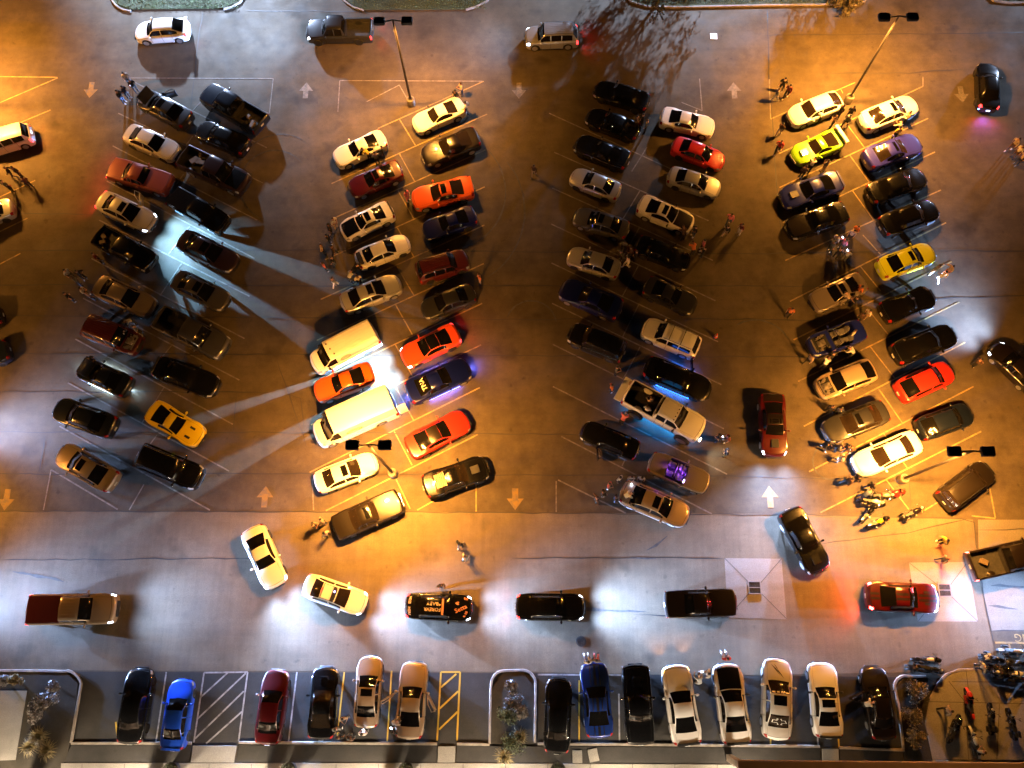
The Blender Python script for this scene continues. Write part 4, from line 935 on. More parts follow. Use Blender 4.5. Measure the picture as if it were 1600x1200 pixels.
# white sedan with a light bar
e, b, P, add, pat = kit_lb
L = b.s['L']; z = b.s['H'] + .06
m = MB(); m.rbox((-.42, 0, z + .02), (.62, .98, .10), .03); add('roof_case', m, mat('case_white', (.75, .73, .72), .4))
m = MB()
for y in (-.5, .5): m.tube([(.36, y, z), (-.80, y, z)], .018, 6)
for x in (.34, -.78): m.box((x, 0, z), (.04, 1.1, .03))
add('roof_rack', m, BLACKP())
m = MB().rbox((.08, 0, z + .03), (.26, 1.08, .09), .03); lb = add('light_bar', m, BLACKP())
m = MB().ell((.10, .2, z + .08), (.06, .08, .03), 8, 5); link('blue_lamp', m.mesh('blue_lamp'), mat('blue_lamp', (.1, .15, .8), .3, emit=(.12, .22, 1), estr=14), lb)
add('red_panel', MB().rbox((-.80, .05, z + .02), (.10, .34, .06), .02), mat('red_lens', (.7, .05, .04), .3, emit=(1, .06, .05), estr=1.5))
# bow tie outline on the rear glass, scratches on the hood, sun strip letters
e, b, P, add, pat = kit_bt
L = b.s['L']
def outline(b, poly, w, t, y, off=.016):
    n = len(poly); vs = []; fs = []
    c = Vector((sum(p[0] for p in poly) / n, sum(p[1] for p in poly) / n))
    for p in poly:
        p = Vector(p)
        for k in (1.0, 0.0):
            q = p if k else p - (p - c).normalized() * w
            vs.append(b.top(t - q.y / b.s['L'], y + q.x, off))
    for i in range(n): j = (i + 1) % n; fs.append((2 * i, 2 * j, 2 * j + 1, 2 * i + 1))
    return MB().add(vs, fs)
bow = [(-.50, -.09), (-.16, -.09), (-.16, -.19), (.16, -.19), (.16, -.09), (.50, -.09), (.42, .09), (.16, .09), (.16, .19), (-.16, .19), (-.16, .09), (-.42, .09)]
bow = [(x * .95 + y * .25, y * .95) for x, y in bow]
add('emblem', outline(b, bow, .055, .768, 0), mat('silver_decal', (.55, .52, .48), .4))
m = MB()
for k, (t0, y0, t1, y1, w) in enumerate(((.08, .42, .22, -.14, .030), (.10, .30, .235, -.30, .026), (.115, .15, .245, -.36, .022), (.075, .25, .14, .02, .02))):
    vs = []
    for q in range(9):
        u = q / 8; ww = w * math.sin(math.pi * (u * .9 + .08)); t, y = t0 + (t1 - t0) * u, y0 + (y1 - y0) * u
        vs += [b.top(t, y + ww, .013), b.top(t, y - ww, .013)]
    m.add(vs, [(2 * q, 2 * q + 1, 2 * q + 3, 2 * q + 2) for q in range(8)])
add('scratch_decal', m, mat('decal_black', (.01, .01, .01), .5))
m = MB()
for k in range(4): vs, fs = b.across(.405, .424, -.50 + k * .27, -.50 + k * .27 + .18, off=.014, ny=2, nt=2); m.add(vs, fs)
add('sun_strip', m, mat('strip_white', (.7, .68, .62), .5))
# letters on the rear glass of the underglow coupe
for e, b, K in VEH:
    lab = e['label']; up = lambda n, me, mm: link(n, me, mm, e)
    if lab.startswith('navy coupe with violet'): letters(b, up, 'TNA', .46, .73, .05, R_(90), mat('gold_decal', (.75, .68, .45), .5))
    if lab.startswith('white cargo van') or lab.startswith('taller white van'):
        tall = lab.startswith('taller'); s = b.s; y = s['W'] / 2 + .02; cx, cz, rr = (.15, 1.45, .42) if not tall else (.25, 1.55, .46); red = mat('emblem_red', (.42, .10, .06), .6)
        # the emblem sits on the flank that faces the camera; ring, inner ring and spokes as one mesh, with small letters round it
        side = 1; mb = MB()
        def flank(a, r): 
            x = cx + r * math.cos(a) * (1.25 if tall else 1.0); z = cz + r * math.sin(a) * .8; lo, hi = 2.0, 8.0
            for _ in range(16):
                q = (lo + hi) / 2
                if b.pt(.5 - x / s['L'], q, side).z < z: lo = q
                else: hi = q
            p = b.pt(.5 - x / s['L'], lo, side); return Vector((x, p.y + side * .014, z))
        for r0, r1 in ((rr, rr * .91), (rr * .66, rr * .60)):
            vs = []
            for k in range(33): a = 2 * math.pi * k / 32; vs += [flank(a, r0), flank(a, r1)]
            mb.add(vs, [(2 * k, 2 * k + 1, 2 * k + 3, 2 * k + 2) for k in range(32)])
        for k in range(26):
            a = 2 * math.pi * k / 26; mb.add([flank(a - .05, rr * .86), flank(a + .05, rr * .86), flank(a + .05, rr * .72), flank(a - .05, rr * .72)], [(0, 1, 2, 3)])
        for k in range(5):
            a = .25 + k * .62; mb.add([flank(a, rr * .5), flank(a + .35, rr * .5), flank(a + .5, rr * .15), flank(a + .1, rr * .12)], [(0, 1, 2, 3)])
        link('emblem', mb.mesh('emblem', False), red, e)
        if tall:
            vs, fs = MB().box((-s['L'] / 2 - .25, .35, 1.3), (.55, .06, 1.9)).v, None
            link('open_door', MB().rbox((-s['L'] / 2 - .30, .88, 1.35), (.62, .06, 1.9), .02).mesh('open_door'), paint('white'), e)
        for k in range(3): link('roof_vent', MB().lathe([(.001, 0), (.07, 0), (.06, .05), (.001, .06)], (s['L'] * (.18 - .02 * k), -.5 + .5 * k, s['H'] - .01), 10).mesh('roof_vent'), BLACKP(), e) if not tall else None
    if lab.startswith('lifted white'):
        s = b.s; BL = (.02, .30, 1.0)
        for t in s['wh']:
            for sd in (1, -1):
                x = s['L'] * (.5 - t); ringm = MB().lathe([(.40, 0), (.44, 0), (.44, .03), (.40, .03)], (x, sd * (s['W'] / 2 - .02) - (.03 if sd > 0 else 0), .62), 18, 'y')
                link('wheel_light', ringm.mesh('wheel_light'), mat('led_blue', BL, .4, emit=BL, estr=7), e); lamp('POINT', 'wheel_glow', (x, sd * (s['W'] / 2 + .02), .98), 170, BL, e, radius=.05)
        lamp('AREA', 'underglow', (0, 0, .62), 1100, BL, e, (0, 0, -1), area=(4.5, 1.5))
        link('open_tailgate', MB().rbox((-s['L'] / 2 - .26, 0, 1.16), (.52, s['W'] * .92, .06), .02).mesh('open_tailgate'), paint('white'), e)
        wh = MB()
        for k in range(5): wh.ell((s['L'] * (.5 - s['trf']) - .12, -.56 + .28 * k, b.top(s['trf'], 0, 0).z + .46), (.05, .05, .03), 8, 5)
        link('roof_marker_lights', wh.mesh('roof_marker_lights'), BLACKP(), e)
        link('light_pod', MB().rbox((s['L'] / 2 + .05, -.55, 1.12), (.12, .3, .14), .03).mesh('light_pod'), mat('pod_lit', (.8, .7, .5), .4, emit=(1, .85, .6), estr=10), e)
        lamp('SPOT', 'pod_beam', (s['L'] / 2 + .14, -.55, 1.12), 900, (1, .86, .7), e, (s['L'] / 2 + 5, -1.2, 0), R_(90), .8, .05)
    if lab.startswith('silver car with no roof') or lab.startswith('steel blue open car'):
        pur = lab.startswith('silver'); s = b.s; lea = mat('seat_leather', (.10, .095, .10) if pur else (.035, .033, .03), .6)
        for x in (.22, -.62):
            for y in (-.36, .36):
                m = MB(); m.rbox((x, y, .66), (.5, .48, .2), .06); m.rbox((x - .27, y, .92), (.16, .46, .55), .06, Matrix.Rotation(-.2, 3, 'Y')); m.rbox((x - .34, y, 1.24), (.09, .24, .14), .03)
                link('seat', m.mesh('seat'), lea, e)
        link('dashboard', MB().rbox((.52, 0, .86), (.25, 1.4, .2), .06).mesh('dashboard'), BLACKP(), e)
        st = MB(); rot = Matrix.Rotation(R_(60), 3, 'Y')
        ring = [Vector((.34, .36, .98)) + rot @ Vector((.17 * math.cos(a), .17 * math.sin(a), 0)) for a in np.linspace(0, 2 * math.pi, 13)]; st.tube(ring, .018, 5, False); link('steering_wheel', st.mesh('steering_wheel'), BLACKP(), e)
        fr = MB(); x0 = s['L'] * (.5 - .375); fr.tube([(x0, -.74, .98), (x0 - .42, -.58, 1.36), (x0 - .42, .58, 1.36), (x0, .74, .98)], .028, 6); link('windshield_frame', fr.mesh('windshield_frame'), paint('champagne') if pur else CHROME(), e)
        if pur:
            q = MB().tube([(-.35, -.60, .95), (-.30, -.52, 1.32), (-.30, .52, 1.32), (-.35, .60, .95)], .03, 6); link('roll_bar', q.mesh('roll_bar'), paint('champagne'), e)
            PU = (.30, .06, 1.0)
            lamp('AREA', 'cabin_light', (.50, 0, .78), 60, PU, e, (-.4, 0, .6), area=(.15, 1.2)); lamp('POINT', 'cabin_glow', (-.05, .15, 1.15), 34, PU, e, radius=.08); lamp('POINT', 'cabin_glow', (-.75, -.1, 1.25), 22, PU, e, radius=.08)
            link('cabin_lamp', MB().ell((.50, -.5, .99), (.06, .16, .03), 8, 5).mesh('cabin_lamp'), mat('violet_lamp', PU, .4, emit=(.6, .4, 1), estr=12), e)
# ------------------------------------------------------------------ people
POSES = {}
def person_mesh(pose):
    """one continuous skinned body; shirt, trousers and hair are shells over it. Faces +y."""
    if pose in POSES: return POSES[pose]
    J = {'pel': (0, 0, .97), 'bel': (0, .01, 1.12), 'che': (0, 0, 1.32), 'nec': (0, -.01, 1.47), 'hd0': (0, .01, 1.56), 'hd1': (0, .03, 1.66), 'hd2': (0, .01, 1.72)}
    for s, k in ((-1, 'L'), (1, 'R')):
        J.update({'sh' + k: (s * .18, 0, 1.41), 'el' + k: (s * .235, -.02, 1.14), 'wr' + k: (s * .24, .07, .90), 'hp' + k: (s * .095, 0, .90), 'kn' + k: (s * .11, .02, .50), 'an' + k: (s * .115, -.02, .09), 'to' + k: (s * .13, .15, .04)})
    def mv(**kw):
        for k, v in kw.items(): J[k] = v
    if pose == 'phone': mv(elR=(.25, .06, 1.12), wrR=(.10, .28, 1.22), elL=(-.25, .05, 1.12), wrL=(-.08, .27, 1.18))
    elif pose == 'crossed': mv(elR=(.25, .08, 1.15), wrR=(-.06, .22, 1.18), elL=(-.25, .08, 1.14), wrL=(.07, .24, 1.13))
    elif pose == 'walk': mv(knR=(.10, .19, .52), anR=(.10, .24, .10), toR=(.11, .40, .07), knL=(-.10, .03, .50), anL=(-.10, -.27, .14), toL=(-.11, -.12, .04), elR=(.24, -.14, 1.16), wrR=(.23, -.16, .93), elL=(-.24, .08, 1.15), wrL=(-.22, .24, 1.0))
    elif pose == 'lean': mv(bel=(0, .09, 1.10), che=(0, .25, 1.23), nec=(0, .38, 1.30), hd0=(0, .46, 1.33), hd1=(0, .55, 1.36), hd2=(0, .59, 1.39), shR=(.18, .33, 1.25), shL=(-.18, .33, 1.25), elR=(.24, .46, 1.02), wrR=(.18, .62, .94), elL=(-.24, .46, 1.02), wrL=(-.18, .60, .96))
    elif pose == 'hips': mv(elR=(.38, -.08, 1.17), wrR=(.22, .03, 1.02), elL=(-.38, -.08, 1.17), wrL=(-.22, .03, 1.02))
    elif pose == 'point': mv(elR=(.34, .20, 1.36), wrR=(.42, .44, 1.42), elL=(-.25, .02, 1.14))
    elif pose == 'sit':
        mv(pel=(0, 0, .86), bel=(0, -.01, 1.0), che=(0, .02, 1.20), nec=(0, .02, 1.35), hd0=(0, .04, 1.44), hd1=(0, .06, 1.54), hd2=(0, .04, 1.60))
        for s, k in ((-1, 'L'), (1, 'R')): mv(**{'sh' + k: (s * .18, .02, 1.29), 'el' + k: (s * .25, .06, 1.02), 'wr' + k: (s * .17, .27, .92), 'hp' + k: (s * .10, .04, .80), 'kn' + k: (s * .13, .44, .72), 'an' + k: (s * .13, .42, .30), 'to' + k: (s * .14, .58, .26)})
    E_ = [('pel', 'bel'), ('bel', 'che'), ('che', 'nec'), ('nec', 'hd0'), ('hd0', 'hd1'), ('hd1', 'hd2')]
    for k in 'LR': E_ += [('che', 'sh' + k), ('sh' + k, 'el' + k), ('el' + k, 'wr' + k), ('pel', 'hp' + k), ('hp' + k, 'kn' + k), ('kn' + k, 'an' + k), ('an' + k, 'to' + k)]
    RAD = {'pel': (.135, .10), 'bel': (.125, .095), 'che': (.145, .11), 'nec': (.055, .055), 'hd0': (.075, .08), 'hd1': (.085, .10), 'hd2': (.07, .085), 'sh': (.065, .065), 'el': (.043, .043), 'wr': (.030, .026), 'hp': (.085, .085), 'kn': (.055, .055), 'an': (.038, .04), 'to': (.038, .03)}
    names = list(J); ix = {n: i for i, n in enumerate(names)}
    me = bpy.data.meshes.new('skeleton'); me.from_pydata([J[n] for n in names], [(ix[a], ix[c]) for a, c in E_], []); me.update()
    ob = bpy.data.objects.new('skeleton', me); COL.objects.link(ob); ob.modifiers.new('skin', 'SKIN'); sub = ob.modifiers.new('sub', 'SUBSURF'); sub.levels = 1
    for n in names:
        sv = me.skin_vertices[0].data[ix[n]]; r = RAD.get(n) or RAD[n[:2]]; sv.radius = r; sv.use_root = n == 'pel'
    dg = bpy.context.evaluated_depsgraph_get(); body = bpy.data.meshes.new_from_object(ob.evaluated_get(dg)); bpy.data.objects.remove(ob); bpy.data.meshes.remove(me)
    V_ = [v.co.copy() for v in body.vertices]; F_ = [tuple(p.vertices) for p in body.polygons]; NRM = [v.normal.copy() for v in body.vertices]
    segs = [(a, c, Vector(J[a]), Vector(J[c])) for a, c in E_]
    def seg_of(p):
        best = None
        for a, c, A, B in segs:
            d = B - A; u = max(0, min(1, (p - A).dot(d) / max(1e-6, d.length_squared))); q = (p - A - d * u).length
            if best is None or q < best[0]: best = (q, a, c, u)
        return best
    top = set(); leg = set(); shoe = set()
    for fi, f in enumerate(F_):
        _, a, c, u = seg_of(sum((V_[i] for i in f), Vector()) / len(f)); k = a[:2] + c[:2]
        if k in ('pebe', 'bech', 'chsh', 'shel') or (k == 'chne' and u < .55) or (k == 'elwr' and pose in ('crossed', 'lean', 'walk') and u < .9): top.add(fi)
        elif k in ('pehp', 'hpkn', 'knan'): leg.add(fi)
        elif k == 'anto': shoe.add(fi)
    def shell(keep, off, name):
        used = sorted({i for fi in keep for i in F_[fi]}); rm = {q: n for n, q in enumerate(used)}
        return mesh_from([V_[q] + NRM[q] * off for q in used], [tuple(rm[i] for i in F_[fi]) for fi in keep], name)
    hd = Vector(J['hd1']); ax = (Vector(J['hd1']) - Vector(J['hd0'])).normalized(); fwd = Vector((0, 1, 0)) if abs(ax.y) < .6 else Vector((0, .3, -.95)).normalized()
    sd = Vector((1, 0, 0)); upv = sd.cross(fwd).normalized()
    rot = Matrix((sd, fwd, upv)).transposed()
    q = MB()      # face details and fingers join the body mesh
    q.ell(hd + fwd * .095 - upv * .015, (.014, .022, .022), 6, 4, rot)                                   # nose
    for s in (-1, 1):
        q.ell(hd + sd * s * .078 - upv * .01, (.012, .022, .032), 6, 4, rot)                             # ears
        q.ell(hd + fwd * .078 + sd * s * .032 + upv * .012, (.012, .010, .008), 6, 4, rot)               # eyes
    q.ell(hd + fwd * .082 - upv * .052, (.024, .012, .008), 6, 4, rot)                                   # mouth
    for s, k in ((-1, 'L'), (1, 'R')):
        wv, ev = Vector(J['wr' + k]), Vector(J['el' + k]); d = (wv - ev).normalized(); side = d.cross(Vector((s, 0, 0)))
        side = side.normalized() if side.length > .1 else Vector((0, 1, 0)); nrm = d.cross(side).normalized() * s
        q.ell(wv + d * .05, (.022, .042, .052), 8, 6, Matrix((nrm, side, d)).transposed())               # palm
        for n, (o, ln_) in enumerate(((-.030, .062), (-.011, .075), (.009, .080), (.028, .070))):
            b0 = wv + d * .088 + side * o; q.tube([b0, b0 + d * ln_ * .55 - nrm * .008, b0 + d * ln_ * .95 - nrm * (.024 + .004 * n)], [.0095, .009, .007], 6)
        t0 = wv + d * .03 + side * .036; q.tube([t0, t0 + side * .028 + d * .028, t0 + side * .032 + d * .062 - nrm * .012], [.012, .0105, .008], 6)
    o = len(V_); bodym = mesh_from(V_ + q.v, F_ + [tuple(i + o for i in f) for f in q.f], 'body')
    hb = MB(); hb.ell(hd - fwd * .012 + upv * .028, (.090, .105, .088), 12, 8, rot)
    hs = mesh_from([v for v in hb.v], [f for f in hb.f if sum(((hb.v[i] - hd).dot(upv) - .8 * (hb.v[i] - hd).dot(fwd)) for i in f) / len(f) > -.035], 'hair')
    cap = MB().ell(hd + upv * .045, (.094, .108, .080), 12, 8, rot); cap.ell(hd + upv * .05 + fwd * .12, (.07, .075, .012), 10, 5, rot)
    POSES[pose] = (bodym, shell(top, .017, 'shirt'), shell(leg, .015, 'trousers'), shell(shoe, .013, 'shoes'), hs, cap.mesh('cap')); return POSES[pose]
CLOTH = {'black': (.010, .010, .011), 'white': (.62, .60, .58), 'grey': (.13, .13, .13), 'tan': (.34, .25, .17), 'red': (.42, .02, .02), 'pink': (.62, .16, .18), 'navy': (.015, .02, .055), 'orange': (.50, .13, .03), 'olive': (.06, .06, .03),
         'denim': (.045, .065, .12), 'light grey': (.36, .36, .37), 'cream': (.52, .46, .36), 'brown': (.07, .035, .02), 'yellow': (.55, .38, .04), 'maroon': (.12, .012, .015)}
SKINS = [(.42, .22, .14), (.30, .15, .09), (.16, .075, .045), (.50, .28, .19)]
def cloth(k): return mat('cloth_' + k.replace(' ', '_'), CLOTH[k], .85)
NP = [0]
def person(px, py, yaw, pose, shirt, pants, label, group, hat=None, z=0.0, seen=1.0):
    """px, py: where the figure's chest appears in the photograph; yaw: heading on the ground, 0 = right, 90 = up"""
    ms = person_mesh(pose); c = G(px, py, z + seen); i = NP[0]; NP[0] += 1; rr = random.Random(i * 7 + 3); sc = rr.uniform(.96, 1.06)
    b = link('person', ms[0], mat('skin_%d' % (i % 4), SKINS[i % 4], .55), None, (c.x, c.y, z + .012)); b.rotation_euler.z = R_(yaw - 90); b.scale = (sc * rr.uniform(.98, 1.1), sc, sc)
    tag(b, label, 'person', group)
    link('shirt', ms[1], cloth(shirt), b); link('trousers', ms[2], cloth(pants), b); link('shoes', ms[3], cloth(('white', 'black', 'grey')[i % 3]), b)
    if hat: link('cap', ms[5], cloth(hat), b)
    else: link('hair', ms[4], mat('hair_%d' % (i % 3), ((.012, .009, .007), (.05, .025, .012), (.006, .006, .006))[i % 3], .6), b)
    return b
GA, GB = 'people in the far left block', 'people in the second block'; GC, GD, GE, GF = 'people in the third block', 'people in the right block', 'people out in the drive', 'people in the bottom row'
for a in (
 (197, 121, -60, 'stand', 'white', 'black', 'person in white shirt, topmost of the group by the raised hood', GA), (207, 133, -40, 'point', 'black', 'black', 'person in black pointing, nearest the grey car with raised hood', GA),
 (195, 143, -20, 'stand', 'navy', 'black', 'person in navy, second from left by the grey car with raised hood', GA), (187, 150, -10, 'crossed', 'black', 'denim', 'person in black with arms crossed, leftmost by the raised hood', GA),
 (14, 268, 200, 'walk', 'black', 'grey', 'person in black walking below the white suv, nearer the left edge', GA), (26, 268, 250, 'stand', 'black', 'black', 'person all in black standing below the white suv, facing away', GA), (40, 284, 120, 'phone', 'brown', 'black', 'person in brown jacket, rightmost below the white suv', GA), (10, 290, 80, 'stand', 'olive', 'black', 'person in olive standing below the white suv, lowest of them', GA),
 (106, 427, -20, 'stand', 'light grey', 'black', 'person in light grey shirt, topmost of the group left of the champagne sedan', GA), (124, 428, -60, 'hips', 'black', 'black', 'person in black with hands on hips, upper right of the champagne sedan group', GA), (117, 438, 40, 'crossed', 'grey', 'denim', 'person in grey with crossed arms, middle of the champagne sedan group', GA),
 (106, 463, 30, 'stand', 'black', 'black', 'person in black, lower left of the champagne sedan group', GA), (130, 455, 10, 'phone', 'white', 'black', 'person in white holding a phone near the champagne sedan', GA), (139, 462, 60, 'stand', 'tan', 'black', 'person in tan shirt closest to the tail of the champagne sedan', GA),
 (205, 500, 230, 'lean', 'light grey', 'denim', 'person leaning into the hood of the maroon suv', GA), (188, 521, 10, 'lean', 'white', 'black', 'person in white bending over the maroon suv roof side', GA), (214, 515, 200, 'stand', 'grey', 'black', 'person in grey standing at the maroon suv front corner', GA),
 (150, 402, 30, 'stand', 'maroon', 'black', 'person in maroon at the tail of the black crew pickup', GA), (143, 563, -30, 'phone', 'black', 'black', 'person in black beside the car with the light strip', GA),
 (721, 138, 200, 'phone', 'cream', 'denim', 'person in cream shirt with phone by the top lamp post coupe', GB), (712, 150, 240, 'stand', 'black', 'black', 'person in black behind the white coupe by the lamp post', GB), (728, 168, 170, 'walk', 'white', 'black', 'person in white shoes at the tail of the white lamp post coupe', GB),
 (576, 241, 150, 'lean', 'yellow', 'black', 'person in yellow leaning on the door of the top left white coupe', GB), (598, 236, 190, 'stand', 'black', 'black', 'person in black at the rear of the top left white coupe', GB), (588, 247, 120, 'phone', 'grey', 'black', 'person in grey between white coupe and dark red coupe', GB),
 (522, 348, -30, 'phone', 'cream', 'tan', 'person in cream, topmost by the coupe with black hood', GB), (515, 357, 0, 'stand', 'black', 'black', 'person in black just below the topmost watcher by the black hood', GB), (512, 373, 20, 'crossed', 'black', 'grey', 'person in black and grey between the black hood coupe and silver sedan', GB), (503, 388, 10, 'hips', 'tan', 'black', 'person in tan shirt with hands on hips, left of the raised boot', GB), (520, 390, 60, 'walk', 'brown', 'black', 'person in brown walking left of the raised boot', GB),
 (506, 416, 40, 'stand', 'pink', 'black', 'person in pale pink shirt left of the two silver sedans', GB), (520, 408, 170, 'stand', 'black', 'denim', 'person in black facing the person in pale pink shirt', GB), (521, 440, 70, 'walk', 'grey', 'white', 'person in white trousers walking left of the silver sedan', GB), (545, 434, 60, 'lean', 'light grey', 'black', 'person in light grey leaning at the boot of the silver sedan', GB), (560, 437, 120, 'stand', 'cream', 'black', 'person in cream between the two silver sedans', GB), (552, 421, 20, 'lean', 'black', 'black', 'person in black leaning into the raised boot', GB),
 (635, 304, -30, 'phone', 'pink', 'pink', 'person in bright pink at the nose of the orange coupe', GB), (749, 434, 200, 'stand', 'orange', 'tan', 'person in orange shirt beside the tail of the dark grey sedan', GB),
 (834, 265, 250, 'walk', 'brown', 'tan', 'person in brown jacket and tan trousers alone in the middle aisle', GC), (1004, 186, 200, 'crossed', 'black', 'black', 'person in black between black sedan tails and the white coupe', GC), (1010, 196, 160, 'stand', 'grey', 'black', 'person in grey behind the second black sedan', GC), (994, 190, 20, 'phone', 'brown', 'black', 'person in brown squeezed between the two top black sedans', GC),
 (1141, 341, 250, 'walk', 'pink', 'denim', 'person in pink shirt, topmost of three walking the right aisle', GC), (1136, 359, 230, 'walk', 'black', 'tan', 'person in black with tan trousers under the pink shirted one', GC), (1158, 357, 200, 'stand', 'maroon', 'white', 'person in maroon, rightmost of three in the right aisle', GC),
 (1099, 382, 170, 'stand', 'pink', 'black', 'person in pink near the nose of the black sedan', GC), (1084, 391, 100, 'lean', 'orange', 'black', 'person in orange leaning near the nose of the black sedan', GC), (1100, 393, 150, 'phone', 'black', 'black', 'person in black with phone below the pink shirted person', GC), (1086, 360, 200, 'phone', 'black', 'denim', 'person in black and denim at the nose of the brown hood coupe', GC), (1069, 367, 100, 'lean', 'brown', 'black', 'person in brown bending over the brown hood coupe', GC),
 (975, 383, 60, 'stand', 'grey', 'black', 'person in grey, topmost behind the pale silver sedan', GC), (981, 409, 200, 'walk', 'cream', 'cream', 'person in cream behind the pale silver sedan tail', GC), (994, 398, 180, 'crossed', 'black', 'black', 'person in black, rightmost behind the pale silver sedan', GC), (970, 398, 30, 'hips', 'olive', 'black', 'person in olive directly at the pale silver sedan boot', GC), (985, 392, 220, 'phone', 'brown', 'black', 'person in brown with phone behind the pale silver sedan', GC),
 (963, 578, -20, 'phone', 'grey', 'black', 'person in grey above the lifted pickup tailgate', GC), (982, 595, -60, 'lean', 'tan', 'denim', 'person in tan leaning on the lifted pickup bed side', GC), (955, 606, 10, 'stand', 'orange', 'black', 'person in orange left of the lifted pickup tailgate', GC), (972, 657, 60, 'lean', 'pink', 'black', 'person in pale pink bending by the lit rear tyre of the lifted pickup', GC),
 (1124, 684, 180, 'phone', 'black', 'navy', 'person in dark clothes with phone right before the lifted pickup nose', GC), (1137, 685, 190, 'stand', 'maroon', 'black', 'person in maroon, right of the lifted pickup nose, upper', GC), (1136, 707, 170, 'crossed', 'navy', 'olive', 'person in navy below the others at the lifted pickup nose', GC),
 (968, 748, -50, 'stand', 'white', 'black', 'person in white shirt, topmost behind the tan sedan', GC), (951, 758, -30, 'phone', 'pink', 'black', 'person in pink with phone behind the tan sedan', GC), (986, 747, -90, 'phone', 'tan', 'black', 'person in tan holding a lit phone over the tan sedan boot', GC), (1002, 748, -100, 'stand', 'light grey', 'black', 'person in light grey right above the tan sedan roof', GC), (942, 771, 10, 'crossed', 'black', 'black', 'person in black with crossed arms, left of the tan sedan', GC), (932, 780, 20, 'hips', 'brown', 'black', 'person in brown, leftmost behind the tan sedan', GC), (976, 776, 20, 'lean', 'white', 'black', 'person in white leaning into the tan sedan boot', GC), (982, 788, 60, 'stand', 'grey', 'white', 'person in grey with white trousers at the tan sedan rear corner', GC), (962, 779, 0, 'stand', 'black', 'denim', 'person in black and denim at the tan sedan bumper', GC),
 (1224, 131, 250, 'stand', 'black', 'black', 'person in black, left of two at the top of the right block', GD), (1232, 141, 240, 'walk', 'maroon', 'black', 'person in maroon, right of two at the top of the right block', GD), (1214, 147, 20, 'walk', 'grey', 'white', 'person in grey left of the two at the right block top', GD),
 (1221, 200, 230, 'walk', 'brown', 'white', 'person in brown walking left of the white hatchback', GD), (1218, 228, 250, 'walk', 'red', 'black', 'person in dark red walking left of the lime sports car', GD), (1284, 182, 130, 'lean', 'white', 'black', 'person in white at the side door of the white hatchback', GD), (1315, 172, 200, 'stand', 'olive', 'black', 'person in olive at the tail of the white hatchback', GD), (1330, 175, 250, 'stand', 'black', 'black', 'person in black under the right lamp post', GD), (1303, 190, 150, 'crossed', 'brown', 'black', 'person in brown between white hatchback and lime sports car', GD), (1325, 188, 210, 'walk', 'grey', 'black', 'person in grey walking right of the lime car wing', GD),
 (1419, 182, 170, 'phone', 'tan', 'black', 'person in tan at the far side of the right white sedan', GD), (1408, 200, 130, 'lean', 'cream', 'tan', 'person in cream leaning on the right white sedan', GD), (1402, 207, 100, 'stand', 'yellow', 'black', 'person in yellow between white sedan and violet coupe', GD),
 (1267, 259, 60, 'lean', 'white', 'black', 'person in white crouching by the lime car wheel', GD), (1256, 268, 70, 'stand', 'brown', 'black', 'person in brown between lime car and purple blue coupe', GD), (1291, 258, 110, 'phone', 'grey', 'tan', 'person in grey behind the lime sports car', GD),
 (1306, 375, 30, 'stand', 'cream', 'grey', 'person in cream shirt below the coupe with brown hood', GD), (1337, 360, 220, 'phone', 'orange', 'black', 'person in orange and black right of the coupe with brown hood', GD), (1331, 366, 240, 'stand', 'tan', 'black', 'person in tan beside the orange shirted one', GD), (1319, 380, 210, 'point', 'pink', 'grey', 'person in pink pointing above the lit phone', GD), (1324, 398, 60, 'phone', 'light grey', 'grey', 'person in light grey holding the bright phone light', GD), (1310, 395, 40, 'crossed', 'black', 'black', 'person in black with crossed arms left of the phone light', GD), (1300, 384, 10, 'stand', 'grey', 'olive', 'person in grey and olive, leftmost above the silver coupe', GD),
 (1462, 421, 120, 'stand', 'grey', 'white', 'person in grey shirt and white trousers by the yellow car', GD), (1473, 431, 110, 'walk', 'white', 'white', 'person all in white near the nose of the yellow car', GD), (1484, 421, 200, 'point', 'tan', 'orange', 'person in tan, rightmost by the yellow car', GD),
 (1235, 487, 240, 'stand', 'orange', 'black', 'person in orange alone left of the warm silver coupe', GD), (1343, 453, 200, 'stand', 'orange', 'black', 'person in orange at the rear side of the warm silver coupe', GD), (1328, 466, 140, 'lean', 'tan', 'black', 'person in tan leaning on the warm silver coupe door', GD), (1336, 470, 170, 'phone', 'black', 'black', 'person in black with phone below the warm silver coupe', GD), (1356, 490, 200, 'phone', 'cream', 'tan', 'person in cream above the steel blue open car', GD), (1346, 495, 220, 'stand', 'brown', 'black', 'person in brown above the steel blue open car', GD),
 (1332, 522, 140, 'stand', 'cream', 'black', 'person in cream against the tail of the steel blue open car', GD), (1334, 551, 150, 'lean', 'light grey', 'black', 'person in light grey below the steel blue open car', GD), (1265, 561, 40, 'walk', 'tan', 'black', 'person in tan at the front corner of the steel blue open car', GD), (1289, 569, 60, 'lean', 'white', 'black', 'person in white between open car and cream hatchback', GD), (1300, 556, 70, 'phone', 'black', 'black', 'person in black at the side of the steel blue open car', GD), (1528, 566, 20, 'crossed', 'brown', 'black', 'person in brown at the front corner of the dark sedan on the right edge', GD),
